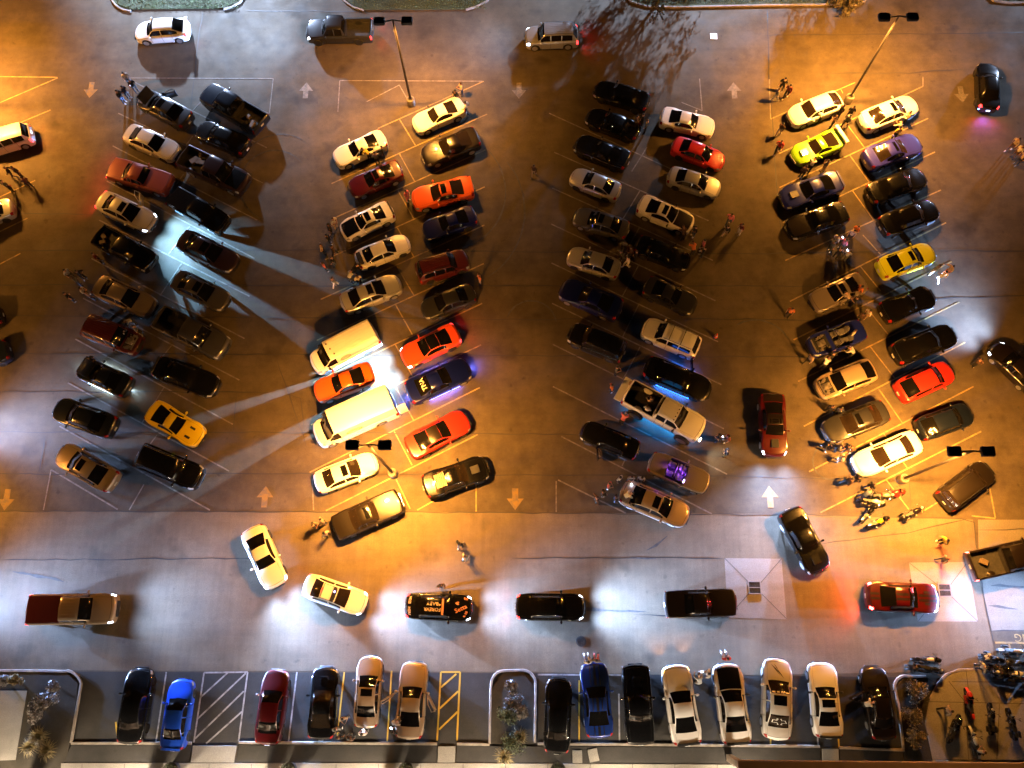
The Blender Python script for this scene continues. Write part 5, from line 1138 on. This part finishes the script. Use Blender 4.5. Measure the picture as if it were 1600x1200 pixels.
 (1298, 638, 60, 'stand', 'black', 'black', 'person in black between cream hatchback and slate grey sedan', GD), (1311, 641, 70, 'stand', 'navy', 'black', 'person in navy above the slate grey sedan windshield', GD), (1292, 696, -40, 'walk', 'black', 'black', 'person in black, leftmost below the slate grey sedan', GD), (1311, 699, -20, 'phone', 'grey', 'black', 'person in grey, second of four below the slate grey sedan', GD), (1323, 699, 200, 'stand', 'navy', 'black', 'person in navy, third of four below the slate grey sedan', GD), (1337, 701, 180, 'lean', 'brown', 'black', 'person in brown, nearest the bright white sedan', GD), (1315, 716, 170, 'stand', 'cream', 'cream', 'person in cream just left of the bright white sedan', GD), (1339, 748, 200, 'stand', 'black', 'black', 'person in black below the bright white sedan', GD), (1326, 751, 20, 'walk', 'brown', 'black', 'person in brown left of the motorcycles, below the bright white sedan', GD), (1362, 759, 200, 'stand', 'black', 'black', 'person in black above the red motorcycle', GD), (1350, 774, 30, 'lean', 'denim', 'denim', 'person in denim bending beside the white tanked motorcycle', GD),
 (1586, 224, 220, 'walk', 'tan', 'brown', 'person in tan, upper of the group at the right frame edge', GD), (1592, 236, 200, 'stand', 'cream', 'brown', 'person in cream, middle of the group at the right frame edge', GD), (1597, 247, 190, 'stand', 'tan', 'black', 'person in tan and black, lowest of the group at the right frame edge', GD),
 (504, 813, 220, 'stand', 'tan', 'black', 'person in tan, upper of three left of the long bronze sedan', GE), (491, 822, 30, 'phone', 'black', 'black', 'person in black, leftmost left of the long bronze sedan', GE), (510, 835, 140, 'stand', 'cream', 'black', 'person in cream at the tail of the long bronze sedan', GE), (719, 850, 250, 'walk', 'black', 'grey', 'person in black, upper of two crossing the drive', GE), (727, 870, 230, 'walk', 'light grey', 'white', 'person in light grey, lower of two crossing the drive', GE), (689, 915, 290, 'stand', 'brown', 'white', 'person in brown standing beside the lettered black sedan', GE),
 (1476, 845, 200, 'point', 'yellow', 'black', 'person in yellow in the orange light above the drain pad', GE), (1475, 874, 10, 'walk', 'grey', 'denim', 'person in grey walking onto the drain pad', GE),
 (538, 1122, -70, 'phone', 'tan', 'black', 'person in tan between black muscle coupe and tan sedan', GF), (527, 1138, -80, 'crossed', 'grey', 'black', 'person in grey beside the black muscle coupe tail', GF), (531, 1152, 90, 'stand', 'black', 'black', 'person in black on the kerb behind the black muscle coupe', GF), (547, 1153, 60, 'stand', 'brown', 'black', 'person in brown on the kerb behind the tan sedan', GF), (568, 1146, 90, 'phone', 'white', 'black', 'person in white with lit phone behind the tan sedan', GF), (613, 1130, 20, 'lean', 'tan', 'black', 'person in tan leaning into the tan silver coupe', GF), (615, 1143, 60, 'phone', 'black', 'black', 'person in black with lit phone behind the open door', GF),
 (1106, 1052, 190, 'walk', 'white', 'tan', 'person in white between the two white coupes, upper', GF), (1093, 1067, 100, 'lean', 'light grey', 'white', 'person in light grey between the two white coupes, lower', GF), (1351, 1101, 20, 'lean', 'cream', 'black', 'person in cream leaning into the dark brown sedan', GF),
): person(*a)
person(919, 1035, 100, 'sit', 'white', 'light grey', 'person in white sitting on the blue coupe hood, left', GF, z=.10)
person(931, 1033, 80, 'sit', 'grey', 'pink', 'person in grey sitting on the blue coupe hood, right', GF, z=.10)
person(1135, 1030, 95, 'sit', 'red', 'white', 'person in red shirt sitting at the nose of the black hooded white coupe', GF, z=.0)
person(1018, 626, 120, 'sit', 'tan', 'denim', 'person in tan sitting in the bed of the lifted pickup, upper', GC, z=.62)
person(1011, 640, 60, 'sit', 'cream', 'black', 'person in cream sitting in the bed of the lifted pickup, lower', GC, z=.62)
PH = mat('phone_screen_lit', (.8, .85, .9), .4, emit=(.75, .82, 1), estr=22)
def phone(px, py, z, lab, pw):
    c = G(px, py, z); o = link('phone', MB().rbox((0, 0, 0), (.075, .15, .012), .005).mesh('phone'), PH, None, c); o.rotation_euler = (R_(20), 0, R_(40)); tag(o, lab, 'phone', 'lit phones held by people')
    lamp('POINT', 'phone_light', (0, 0, .10), pw, XENON, o, radius=.03)
phone(1324, 391, 1.25, 'glaring phone light above the warm silver coupe', 40); phone(1317, 371, 1.3, 'small lit phone above the glaring phone light', 6); phone(987, 757, 1.2, 'lit phone over the boot of the tan sedan', 6)
phone(568, 1141, 1.2, 'lit phone behind the tan sedan in the bottom row', 8); phone(611, 1138, 1.2, 'lit phone beside the open door of the tan silver coupe', 8); phone(1129, 682, 1.2, 'lit phone before the nose of the lifted pickup', 6)

# ------------------------------------------------------------------ motorcycles
BK = {}
def bike_kit(kind):
    if kind in BK: return BK[kind]
    K = {}; Rw = .31; wb = .72; sport = kind == 'sport'
    w = MB().lathe([(Rw * .70, -.06), (Rw * .94, -.075), (Rw, -.03), (Rw, .03), (Rw * .94, .075), (Rw * .70, .06)], n=20, axis='y'); K['wheel'] = w.mesh('wheel')
    r = MB().lathe([(Rw * .62, -.04), (Rw * .72, -.04), (Rw * .72, .04), (Rw * .62, .04)], n=18, axis='y'); r.lathe([(.001, -.06), (.06, -.06), (.06, .06), (.001, .06)], n=10, axis='y')
    for k in range(6): m = Matrix.Rotation(math.pi * k / 3, 3, 'Y'); r.box(m @ Vector((Rw * .35, 0, 0)), (Rw * .62, .02, .025), m)
    K['rim'] = r.mesh('rim')
    f = MB(); f.rbox((-.02, 0, .42), (.50, .30, .30), .06); f.ell((.10, 0, .56), (.14, .21, .14), 10, 6)
    f.tube([(wb - .17, 0, .84), (.1, 0, .72), (-.35, 0, .62), (-.72, 0, .62)], .035, 6)
    for y in (-.11, .11): f.tube([(wb - .2, y * .4, .8), (.28, y, .35), (-.3, y, .28), (-wb, y, Rw)], .022, 6)
    for y in (-.22, .22): f.box((-.05 if sport else .22, y, .30), (.09, .14, .03))
    f.tube([(-.1, -.12, .3), (.02, -.34, .02)], .014, 5)
    K['frame'] = f.mesh('frame')
    fk = MB()
    for y in (-.10, .10): fk.tube([(wb - .24, y, .92), (wb + .02, y, Rw)], .026, 6)
    fk.box((wb - .2, 0, .86), (.08, .26, .05)); K['fork'] = fk.mesh('fork')
    t = MB(); t.ell((.22, 0, .82), (.31, .155, .14), 14, 8); t.ell((.10, 0, .80), (.24, .13, .11), 12, 7); K['fuel_tank'] = t.mesh('fuel_tank', True, 60)
    s = MB(); s.rbox((-.24, 0, .74), (.42, .27, .10), .05); s.rbox((-.58, 0, .82 if sport else .77), (.34, .2, .08), .04); K['seat'] = s.mesh('seat')
    fe = MB()
    for x, a0, a1 in ((wb, 20, 150), (-wb, 10, 140)):
        vs = []; n = 9
        for k in range(n):
            a = R_(a0 + (a1 - a0) * k / (n - 1)); c, q = math.cos(a), math.sin(a); rr = Rw + .035
            for y in (-.085, .085): vs.append((x + rr * c, y, Rw + rr * q))
        fe.add(vs, [(2 * k, 2 * k + 1, 2 * k + 3, 2 * k + 2) for k in range(n - 1)])
    K['fender'] = fe.mesh('fender')
    h = MB(); h.tube([(wb - .48, -.40, 1.02), (wb - .36, -.24, 1.06), (wb - .28, 0, 1.0), (wb - .36, .24, 1.06), (wb - .48, .40, 1.02)], .015, 6)
    for y in (-.36, .36): h.tube([(wb - .50, y * 1.14, 1.015), (wb - .40, y * .82, 1.04)], .024, 6)
    K['handlebar'] = h.mesh('handlebar')
    hl = MB().ell((wb - .10, 0, .88), (.11, .10, .10), 10, 7); K['headlight'] = hl.mesh('headlight')
    for sd in (-1, 1): q = MB().ell((wb - .30, sd * .33, 1.18), (.02, .075, .045), 8, 5); q.tube([(wb - .34, sd * .26, 1.05), (wb - .30, sd * .32, 1.16)], .008, 5); K['mirror', sd] = q.mesh('mirror')
    e_ = MB()
    for y in ((-.20,) if sport else (-.20, -.24)): e_.tube([(.15, y * .8, .40), (-.1, y, .26), (-.85, y, .33)], [.03, .035, .055], 8)
    K['exhaust'] = e_.mesh('exhaust')
    if sport:
        q = MB(); q.ell((wb - .16, 0, .86), (.30, .20, .20), 12, 8)
        for sd in (-1, 1): q.rbox((.30, sd * .20, .55), (.55, .05, .42), .05, Matrix.Rotation(sd * .10, 3, 'X'))
        q.rbox((-.74, 0, .88), (.32, .17, .09), .04); K['fairing'] = q.mesh('fairing')
        K['windscreen'] = MB().rbox((wb - .26, 0, 1.05), (.26, .30, .02), .008, Matrix.Rotation(.6, 3, 'Y')).mesh('windscreen')
    else:
        q = MB()
        for sd in (-1, 1): q.rbox((-.62, sd * .26, .58), (.42, .13, .28), .05)
        K['saddlebag'] = q.mesh('saddlebag')
    BK[kind] = K; return K
def bike(px, py, yaw, kind, col, label, group, lean=8, tank=None):
    K = bike_kit(kind); c = G(px, py, .6); e = empty('motorcycle', (c.x, c.y, .012 if py < 1046 or px < 1450 else .132), R_(yaw)); e.rotation_euler = (R_(-lean), 0, R_(yaw)); tag(e, label, 'motorcycle', group)
    cm = paint(col); tm = paint(tank or col)
    for x in (.72, -.72): w = link('wheel', K['wheel'], RUBBER(), e, (x, 0, .31)); link('rim', K['rim'], ALLOY() if x > 0 else DARKRIM(), w)
    eng = mat('engine_grey', (.10, .10, .10), .35, .7)
    for n, m in (('frame', eng), ('fork', CHROME()), ('fuel_tank', tm), ('seat', mat('seat_vinyl', (.010, .010, .010), .55)), ('fender', cm), ('handlebar', CHROME() if kind != 'sport' else BLACKP()), ('headlight', LENS()), ('exhaust', CHROME()), ('fairing', cm), ('windscreen', GLASS()), ('saddlebag', BLACKP())):
        if n in K: link(n, K[n], m, e)
    for sd in (-1, 1): link('mirror', K['mirror', sd], BLACKP(), e)
    return e
G1, G2, G3 = 'motorcycles near the right lamp post', 'motorcycles on the plaza', 'motorcycles crowded at the right edge'
bike(1395, 773, 8, 'sport', 'red', 'red and black sport motorcycle below the right lamp post', G1); bike(1379, 777, 2, 'cruiser', 'black', 'black motorcycle with pale tank cover next to the red one', G1, tank='tan')
bike(1363, 786, -10, 'cruiser', 'black', 'motorcycle with bright white tank left of the red one', G1, tank='white'); bike(1372, 818, 20, 'sport', 'black', 'motorcycle with yellow tank, lowest of the lamp post group', G1, tank='yellow')
bike(1428, 802, 25, 'cruiser', 'brown_black', 'black cruiser with chrome tank, apart to the right of the group', G1); bike(1358, 803, 42, 'sport', 'black', 'small black motorcycle at a slant, left in the lamp post group', G1)
bike(1449, 1033, -4, 'sport', 'brown_black', 'sport motorcycle with pale tank in front of the right island', G2, tank='pearl'); bike(1452, 1047, -12, 'cruiser', 'black', 'dark motorcycle standing on the kerb of the right island', G2)
bike(1492, 1140, 60, 'sport', 'black', 'small black motorcycle leftmost on the plaza', G2); bike(1516, 1100, 92, 'sport', 'red', 'motorcycle with red trim on the plaza', G2, tank='black'); bike(1524, 1160, 100, 'cruiser', 'white', 'white and chrome motorcycle lowest on the plaza', G2)
bike(1550, 1124, 84, 'cruiser', 'black', 'black cruiser right of the red trimmed motorcycle', G2); bike(1583, 1132, 96, 'cruiser', 'black', 'black cruiser at the right end of the plaza row', G2)
bike(1556, 1032, -18, 'cruiser', 'black', 'black cruiser, leftmost of the crowd at the right edge', G3); bike(1560, 1046, -10, 'sport', 'black', 'black sport motorcycle, second row of the right edge crowd', G3); bike(1585, 1020, -8, 'cruiser', 'silver', 'silver tanked motorcycle, topmost at the right edge', G3)
bike(1590, 1038, -14, 'cruiser', 'black', 'black motorcycle behind the silver tanked one', G3); bike(1574, 1054, -6, 'sport', 'white', 'white tanked sport motorcycle in the right edge crowd', G3); bike(1594, 1062, -10, 'cruiser', 'maroon', 'maroon motorcycle lowest in the right edge crowd', G3)
GH = 'people among the motorcycles'
for a in ((1541, 1026, -30, 'stand', 'white', 'black', 'person in white, leftmost by the motorcycles on the right edge', GH), (1534, 1042, 10, 'hips', 'cream', 'black', 'person in cream left of the motorcycle crowd', GH), (1566, 1058, 120, 'lean', 'black', 'black', 'person in black bending over the white tanked motorcycle', GH), (1480, 1110, 20, 'walk', 'tan', 'black', 'person in tan walking across the plaza', GH), (1424, 1043, 0, 'crossed', 'black', 'black', 'person in black beside the motorcycle before the right island', GH),
          (1532, 1174, 90, 'phone', 'light grey', 'denim', 'person in light grey behind the white and chrome motorcycle', GH)): person(*a)

# ------------------------------------------------------------------ traffic cone
c = G(1119, 525, .2); e = empty('traffic_cone', (c.x, c.y, .012))
link('base', MB().rbox((0, 0, .02), (.38, .38, .04), .02).mesh('base'), mat('cone_base', (.03, .03, .03), .7), e)
k = link('cone', MB().lathe([(.15, .04), (.03, .68), (.02, .70), (.001, .70)], n=18).mesh('cone'), mat('cone_orange', (.75, .09, .02), .5), e)
link('band', MB().lathe([(.110, .28), (.088, .40), (.085, .40), (.105, .28)], n=18).mesh('band'), mat('cone_band', (.75, .7, .65), .4), k)
tag(e, 'small orange traffic cone beside the white suv with roof bars', 'cone')

# ------------------------------------------------------------------ lamp posts
PH_ = 10.0
def post(base, head, label, power, ang=0.0, glow=1.0):
    b = G(*base); e = empty('lamp_post', (b.x, b.y, .012)); e.rotation_euler.z = ang; tag(e, label, 'lamp post', 'double headed lamp posts')
    link('base', MB().lathe([(.001, 0), (.34, 0), (.34, .70), (.31, .76), (.001, .78)], n=24).mesh('base'), mat('post_concrete', (.16, .14, .11), .85, noise=(4, .25)), e)
    st = mat('post_steel', (.055, .048, .042), .5, .4)
    p = MB().tube([(0, 0, .76), (0, 0, PH_ * .5), (0, 0, PH_)], [.11, .095, .075], 12); p.lathe([(.001, 0), (.20, 0), (.20, .04), (.001, .05)], (0, 0, .77), 12); link('pole', p.mesh('pole'), st, e)
    link('crossarm', MB().tube([(-.62, 0, PH_ - .05), (0, 0, PH_ + .10), (.62, 0, PH_ - .05)], .05, 8).mesh('crossarm'), st, e)
    for sx in (-1, 1):
        h = MB().rbox((sx * 1.02, 0, PH_), (.82, .62, .24), .05); hd = link('lamp_head', h.mesh('lamp_head'), mat('head_black', (.010, .009, .009), .45), e)
        link('lens', MB().box((sx * 1.02, 0, PH_ - .135), (.62, .46, .03)).mesh('lens'), mat('sodium_lens', (1, .7, .3), .4, emit=SODIUM, estr=60), hd)
        lamp('SPOT', 'sodium_lamp', (sx * 1.02, 0, PH_ - .2), power * SODIUM_W, SODIUM, e, (sx * 1.6, 0, 0), R_(164), 1.0, .16)
post((643, 163), (617, 35), 'lamp post with two heads leaning over the top street, left', .45)
post((1324, 159), (1405, 24), 'lamp post with two heads at the top of the right block', 1.0)
post((615, 741), (572, 693), 'lamp post with two heads by the white sedan and bronze sedan', 1.0)
post((1407, 750), (1517, 705), 'lamp post with two heads beside the bright white sedan', 1.1)
post((-38, 165), (0, 0), 'lamp post with two heads just outside the upper left edge', 1.0)
post((-177, 735), (0, 0), 'lamp post with two heads outside the lower left edge', .7)
# white street lights along the road beyond the top of the picture
def street_light(x, y, power, lab, h, aim, cone):
    e = empty('street_light', (x, y, 0)); tag(e, lab, 'street light', 'street lights beyond the lot'); st = mat('galvanised', (.3, .3, .31), .5, .6)
    link('pole', MB().tube([(0, 0, 0), (0, 0, h)], [.10, .06], 10).mesh('pole'), st, e); link('arm', MB().tube([(0, 0, h - .1), (0, -1.2, h + .25), (0, -2.2, h + .2)], .04, 6).mesh('arm'), st, e)
    hd = link('lamp_head', MB().rbox((0, -2.3, h + .2), (.32, .7, .12), .04).mesh('lamp_head'), st, e); link('lens', MB().box((0, -2.3, h + .13), (.24, .5, .02)).mesh('lens'), mat('white_lens', (1, 1, 1), .4, emit=(.85, .92, 1), estr=60), hd)
    lamp('SPOT', 'street_lamp', (0, -2.3, h + .05), power, WHITE, e, (aim[0] - x, aim[1] - y, 0), R_(cone), 1.0, .6)
street_light(44, 108, 3400000, 'tall white flood light mast far beyond the top edge, right of the trees', 27, (25, 82), 54)
street_light(-40, 90, 1900000, 'white street light beyond the top edge, above the dark pickup', 14, (-34, 72), 60)
street_light(74, 80, 500000, 'white street light beyond the top right corner', 14, (62, 66), 60)

# ------------------------------------------------------------------ plants
def leaf_cloud(rr, c, r, n, size, flat=.8):
    vs = []; fs = []
    for k in range(n):
        d = Vector((rr.gauss(0, 1), rr.gauss(0, 1), rr.gauss(0, 1))).normalized() * (rr.random() ** .45); p = Vector(c) + Vector((d.x * r, d.y * r, d.z * r * flat))
        a = Vector((rr.gauss(0, 1), rr.gauss(0, 1), rr.gauss(0, .5))).normalized(); b = a.cross(Vector((rr.gauss(0, 1), rr.gauss(0, 1), rr.gauss(0, 1)))).normalized(); s = size * rr.uniform(.6, 1.4); o = len(vs)
        vs += [p - a * s, p + b * s * .45, p + a * s, p - b * s * .45]; fs.append((o, o + 1, o + 2, o + 3))
    return vs, fs
def leafmat(key, col): return mat(key, col, .6, noise=(1.3, .45))
SHR = {}
def shrub(px, py, r, label, kind=0, grp='shrubs in the planted islands', h=.9):
    c = G(px, py, .5); e = empty('shrub', (c.x, c.y, .10), random.uniform(0, 6)); tag(e, label, 'shrub', grp); rr = random.Random(int(px * 3 + py))
    mb = MB()
    for k in range(9):
        a = rr.uniform(0, 6.3); q = rr.uniform(.1, .7) * r; vs, fs = leaf_cloud(rr, (q * math.cos(a), q * math.sin(a), h * rr.uniform(.4, .8)), r * rr.uniform(.34, .55), 95, .075); mb.add(vs, fs)
    link('foliage', mesh_from(mb.v, mb.f, 'foliage', False), leafmat(*(('grey_leaves', (.16, .14, .13)), ('green_leaves', (.05, .065, .028)), ('dry_leaves', (.17, .13, .06)))[kind]), e)
    st = MB()
    for k in range(7): a = rr.uniform(0, 6.3); q = r * rr.uniform(.3, .7); st.tube([(0, 0, -.05), (q * .4 * math.cos(a), q * .4 * math.sin(a), h * .4), (q * math.cos(a), q * math.sin(a), h * .85)], [.03, .02, .008], 5)
    link('stems', st.mesh('stems'), mat('stem_bark', (.06, .045, .03), .8), e)
def tuft(px, py, r, label, col='straw'):
    c = G(px, py, .4); e = empty('grass_tuft', (c.x, c.y, .10)); tag(e, label, 'grass tuft', 'ornamental grasses in the islands'); rr = random.Random(int(px + py * 7)); vs = []; fs = []
    for k in range(170):
        a = rr.uniform(0, 6.3); q = r * rr.uniform(.3, 1.1); hh = rr.uniform(.3, .75); d = Vector((math.cos(a), math.sin(a), 0)); s = Vector((-d.y, d.x, 0)) * .014; o = len(vs); b0 = d * rr.uniform(0, .12)
        vs += [b0 - s, b0 + s, b0 + d * q * .55 + s + Vector((0, 0, hh)), b0 + d * q * .55 - s + Vector((0, 0, hh)), b0 + d * q + Vector((0, 0, hh * .75))]; fs += [(o, o + 1, o + 2, o + 3), (o + 3, o + 2, o + 4)]
    link('blades', mesh_from(vs, fs, 'blades', False), leafmat('straw_blades', (.22, .17, .07)), e)
for a in ((72, 1092, .9, 'tall grey twiggy shrub in the left island near the kerb corner', 0), (54, 1113, .8, 'grey shrub below the twiggy one in the left island', 0), (84, 1072, .6, 'small grey shrub beside the left kerb corner', 0), (24, 1062, .55, 'low pale shrub above the slab at the left edge', 2), (6, 1062, .5, 'low grey shrub at the left frame edge', 0),
          (797, 1076, .6, 'small grey shrub at the top of the middle island', 0), (803, 1098, .8, 'grey white shrub in the upper middle island', 0), (793, 1122, .9, 'broad dark green shrub in the lower middle island', 1), (815, 1112, .5, 'small grey shrub at the right side of the middle island', 0), (802, 1160, 1.0, 'large dark green shrub at the foot of the middle island', 1),
          (1429, 1081, .95, 'topmost round shrub in the right island', 2), (1428, 1118, .95, 'middle round shrub in the right island', 2), (1431, 1155, .8, 'lowest round shrub in the right island', 2)): shrub(*a)
tuft(62, 1150, .8, 'straw coloured grass tuft low in the left island'); tuft(48, 1165, .7, 'grass tuft beside the brown slab at lower left'); tuft(74, 1172, .7, 'grass tuft right of the others at lower left'); tuft(812, 1150, .6, 'grass tuft low in the middle island'); tuft(788, 1182, .7, 'grass tuft at the bottom of the middle island')
def bare_tree(x, y, h, label, seed):
    e = empty('bare_tree', (x, y, .08)); tag(e, label, 'tree', 'bare trees on the grass islands'); rr = random.Random(seed); tr = MB(); br = MB(); lf = MB(); bark = mat('bark', (.07, .052, .04), .9, noise=(6, .3))
    def grow(p, d, r, ln_, lev, mb):
        pts = [p]; rad = [r]; q = p
        for k in range(3):
            d = (d + Vector((rr.gauss(0, .13), rr.gauss(0, .13), rr.gauss(0, .08) + .03))).normalized(); q = q + d * ln_ / 3; pts.append(q); rad.append(r * (1 - .16 * (k + 1)))
        rad = [max(q_, .016) for q_ in rad]; mb.tube(pts, rad, 6 if lev < 2 else 4 if lev < 4 else 3, False)
        if lev >= 3:
            for k in range(8):
                a = Vector((rr.gauss(0, 1), rr.gauss(0, 1), rr.gauss(0, 1))).normalized() * .24; b_ = a.orthogonal().normalized() * .09; s = p.lerp(q, rr.random()) + Vector((rr.gauss(0, .08), rr.gauss(0, .08), rr.gauss(0, .08))); lf.add([s, s + a * .5 + b_, s + a, s + a * .5 - b_], [(0, 1, 2, 3)])
        if lev >= 5: return
        n = (8, 5, 4, 3, 3)[lev]
        for k in range(n):
            a = 2 * math.pi * (k + rr.random()) / n; side = d.cross(Vector((math.cos(a), math.sin(a), .2))).normalized(); nd = (d * rr.uniform(.5, .95) + side * rr.uniform(.5, .95)).normalized()
            s = pts[rr.choice((2, 3, 3))]; grow(s, nd, rad[-1] * rr.uniform(.55, .72), ln_ * rr.uniform(.66, .92), lev + 1, br)
    grow(Vector((0, 0, 0)), Vector((0, 0, 1)), .12 * h / 8, h * .22, 0, tr)
    link('trunk', tr.mesh('trunk'), bark, e); link('branches', br.mesh('branches', False), bark, e); link('shadow_buds', lf.mesh('shadow_buds', False), leafmat('shadow_bud_leaves', (.06, .05, .025)), e)  # bud quads are unseen, added to mottle the shadow the tree casts
    rings = MB().lathe([(.001, 0), (.75, 0), (.70, .05), (.001, .08)], (0, 0, .02), 18); link('mulch_ring', rings.mesh('mulch_ring'), mat('mulch', (.035, .02, .012), .95, noise=(20, .5)), e)
t = G(1046, -18); bare_tree(t.x, t.y, 11.0, 'bare tree on the grass island at the top edge, left of two', 11)
t = G(1294, -22); bare_tree(t.x, t.y, 9.0, 'bare tree on the grass island at the top edge, right of two', 23)
# turf blades on the top islands
rr = random.Random(3); vs = []; fs = []
for (x0, x1, y1) in ((182, 372, 14), (552, 760, 14), (988, 1345, 6), (1556, 1620, 2)):
    for k in range(int((x1 - x0) * 16)):
        p = G(rr.uniform(x0, x1), rr.uniform(-30, y1), .1); a = rr.uniform(0, 6.3); s = Vector((math.cos(a), math.sin(a), 0)) * .035; o = len(vs); t_ = Vector((rr.gauss(0, .05), rr.gauss(0, .05), rr.uniform(.05, .13)))
        vs += [p - s, p + s, p + t_]; fs.append((o, o + 1, o + 2))
tag(link('grass', mesh_from(vs, fs, 'grass', False), leafmat('turf_blades', (.075, .10, .028))), 'short patchy green grass on the islands along the top street', 'grass', kind='stuff')

# ------------------------------------------------------------------ shop front below the picture: it lights the walk
FY = -13.2
e = empty('shop_building', (0, FY, 0)); tag(e, 'long shop front with lit windows and pale canopy edge along the bottom', 'building')
wallm = mat('stucco', (.42, .36, .30), .85, noise=(1.5, .15)); cream = mat('canopy_cream', (.72, .55, .46), .7, noise=(1.2, .12))
link('wall', MB().box((0, -4.1, 3.2), (120, 8, 6.4)).mesh('wall'), wallm, e)
link('roof', MB().box((0, -4.1, 6.46), (121, 8.6, .12)).mesh('roof'), mat('roof_grey', (.12, .12, .12), .9), e)
cz = 3.4; x0, x1 = G(1152, 1190, cz).x, G(1750, 1190, cz).x; ye = G(1300, 1189, cz).y - FY
link('canopy', MB().rbox((x0 / 2 - 30, 1.75, cz), (x0 + 60, 3.5, .30), .04).mesh('canopy'), cream, e)
link('canopy', MB().rbox(((x0 + x1) / 2, ye / 2, cz), (x1 - x0, ye, .30), .04).mesh('canopy'), cream, e)
for px in (52, 236, 420, 604, 842, 1030): link('column', MB().rbox((G(px, 1205).x, 3.25, cz / 2 - .08), (.55, .42, cz - .30), .04).mesh('column'), wallm, e)
link('column', MB().box((x0 + .25, ye - .3, cz / 2 - .1), (.4, .4, cz - .35)).mesh('column'), wallm, e)
for k in range(8):
    x = G(-35 + k * 185, 1205).x; w = link('window', MB().box((x, -.07, 1.8), (3.6, .08, 2.4)).mesh('window'), mat('shop_window_lit', (.8, .7, .5), .3, emit=(1, .78, .5), estr=3), e)
    fr = MB()
    for dx in (-1.85, 0, 1.85): fr.box((x + dx, 0, 1.8), (.08, .1, 2.5))
    for z in (.56, 3.04): fr.box((x, 0, z), (3.78, .1, .08))
    link('window_frame', fr.mesh('window_frame'), BLACKP(), w)
    if x < x0: lamp('AREA', 'canopy_light', (x + 3.2, 1.6, 2.7), 1200, WARM, e, (x + 3.2, 5.2, 0), area=(.6, .4))
# planters standing on the walk
for px, lab in ((236, 'left of the blue sedan'), (420, 'behind the dark red sedan'), (604, 'behind the tan silver coupe'), (842, 'below the middle island')):
    c = G(px + 30, 1203, .9); q = empty('planter', (c.x, c.y, .142)); tag(q, 'round dark planter at the bottom frame edge, ' + lab, 'planter', 'round planters on the walk')
    link('pot', MB().lathe([(.001, 0), (.36, 0), (.48, .75), (.50, .8), (.44, .8), (.42, .72), (.001, .72)], n=22).mesh('pot'), mat('pot_dark', (.02, .018, .016), .6), q)
    rr = random.Random(px); m = MB(); vs, fs = leaf_cloud(rr, (0, 0, 1.0), .45, 320, .08); m.add(vs, fs); link('foliage', mesh_from(m.v, m.f, 'foliage', False), leafmat('green_leaves', (.05, .065, .028)), q)
# end of a parking word painted on the concrete lane, seen upside down
me = text_mesh('NG', .75); o = link('painted_lettering', me, M_YEL); c = G(1597, 996); o.location = (c.x, c.y, .0175); o.rotation_euler.z = math.pi; tag(o, kind='structure')
# loose paving stones by the middle island
for px, py, a in ((902, 1182, 0), (927, 1180, .2)):
    c = G(px, py, .1); o = link('paving_stone', MB().rbox((0, 0, .03), (.66, .8, .06), .02).mesh('paving_stone'), M_WALK, None, (c.x, c.y, .092)); o.rotation_euler.z = a
    tag(o, 'pale paving stone on the verge, ' + ('straight one on the left' if a == 0 else 'tilted one on the right'), 'paving stone', 'loose paving stones')
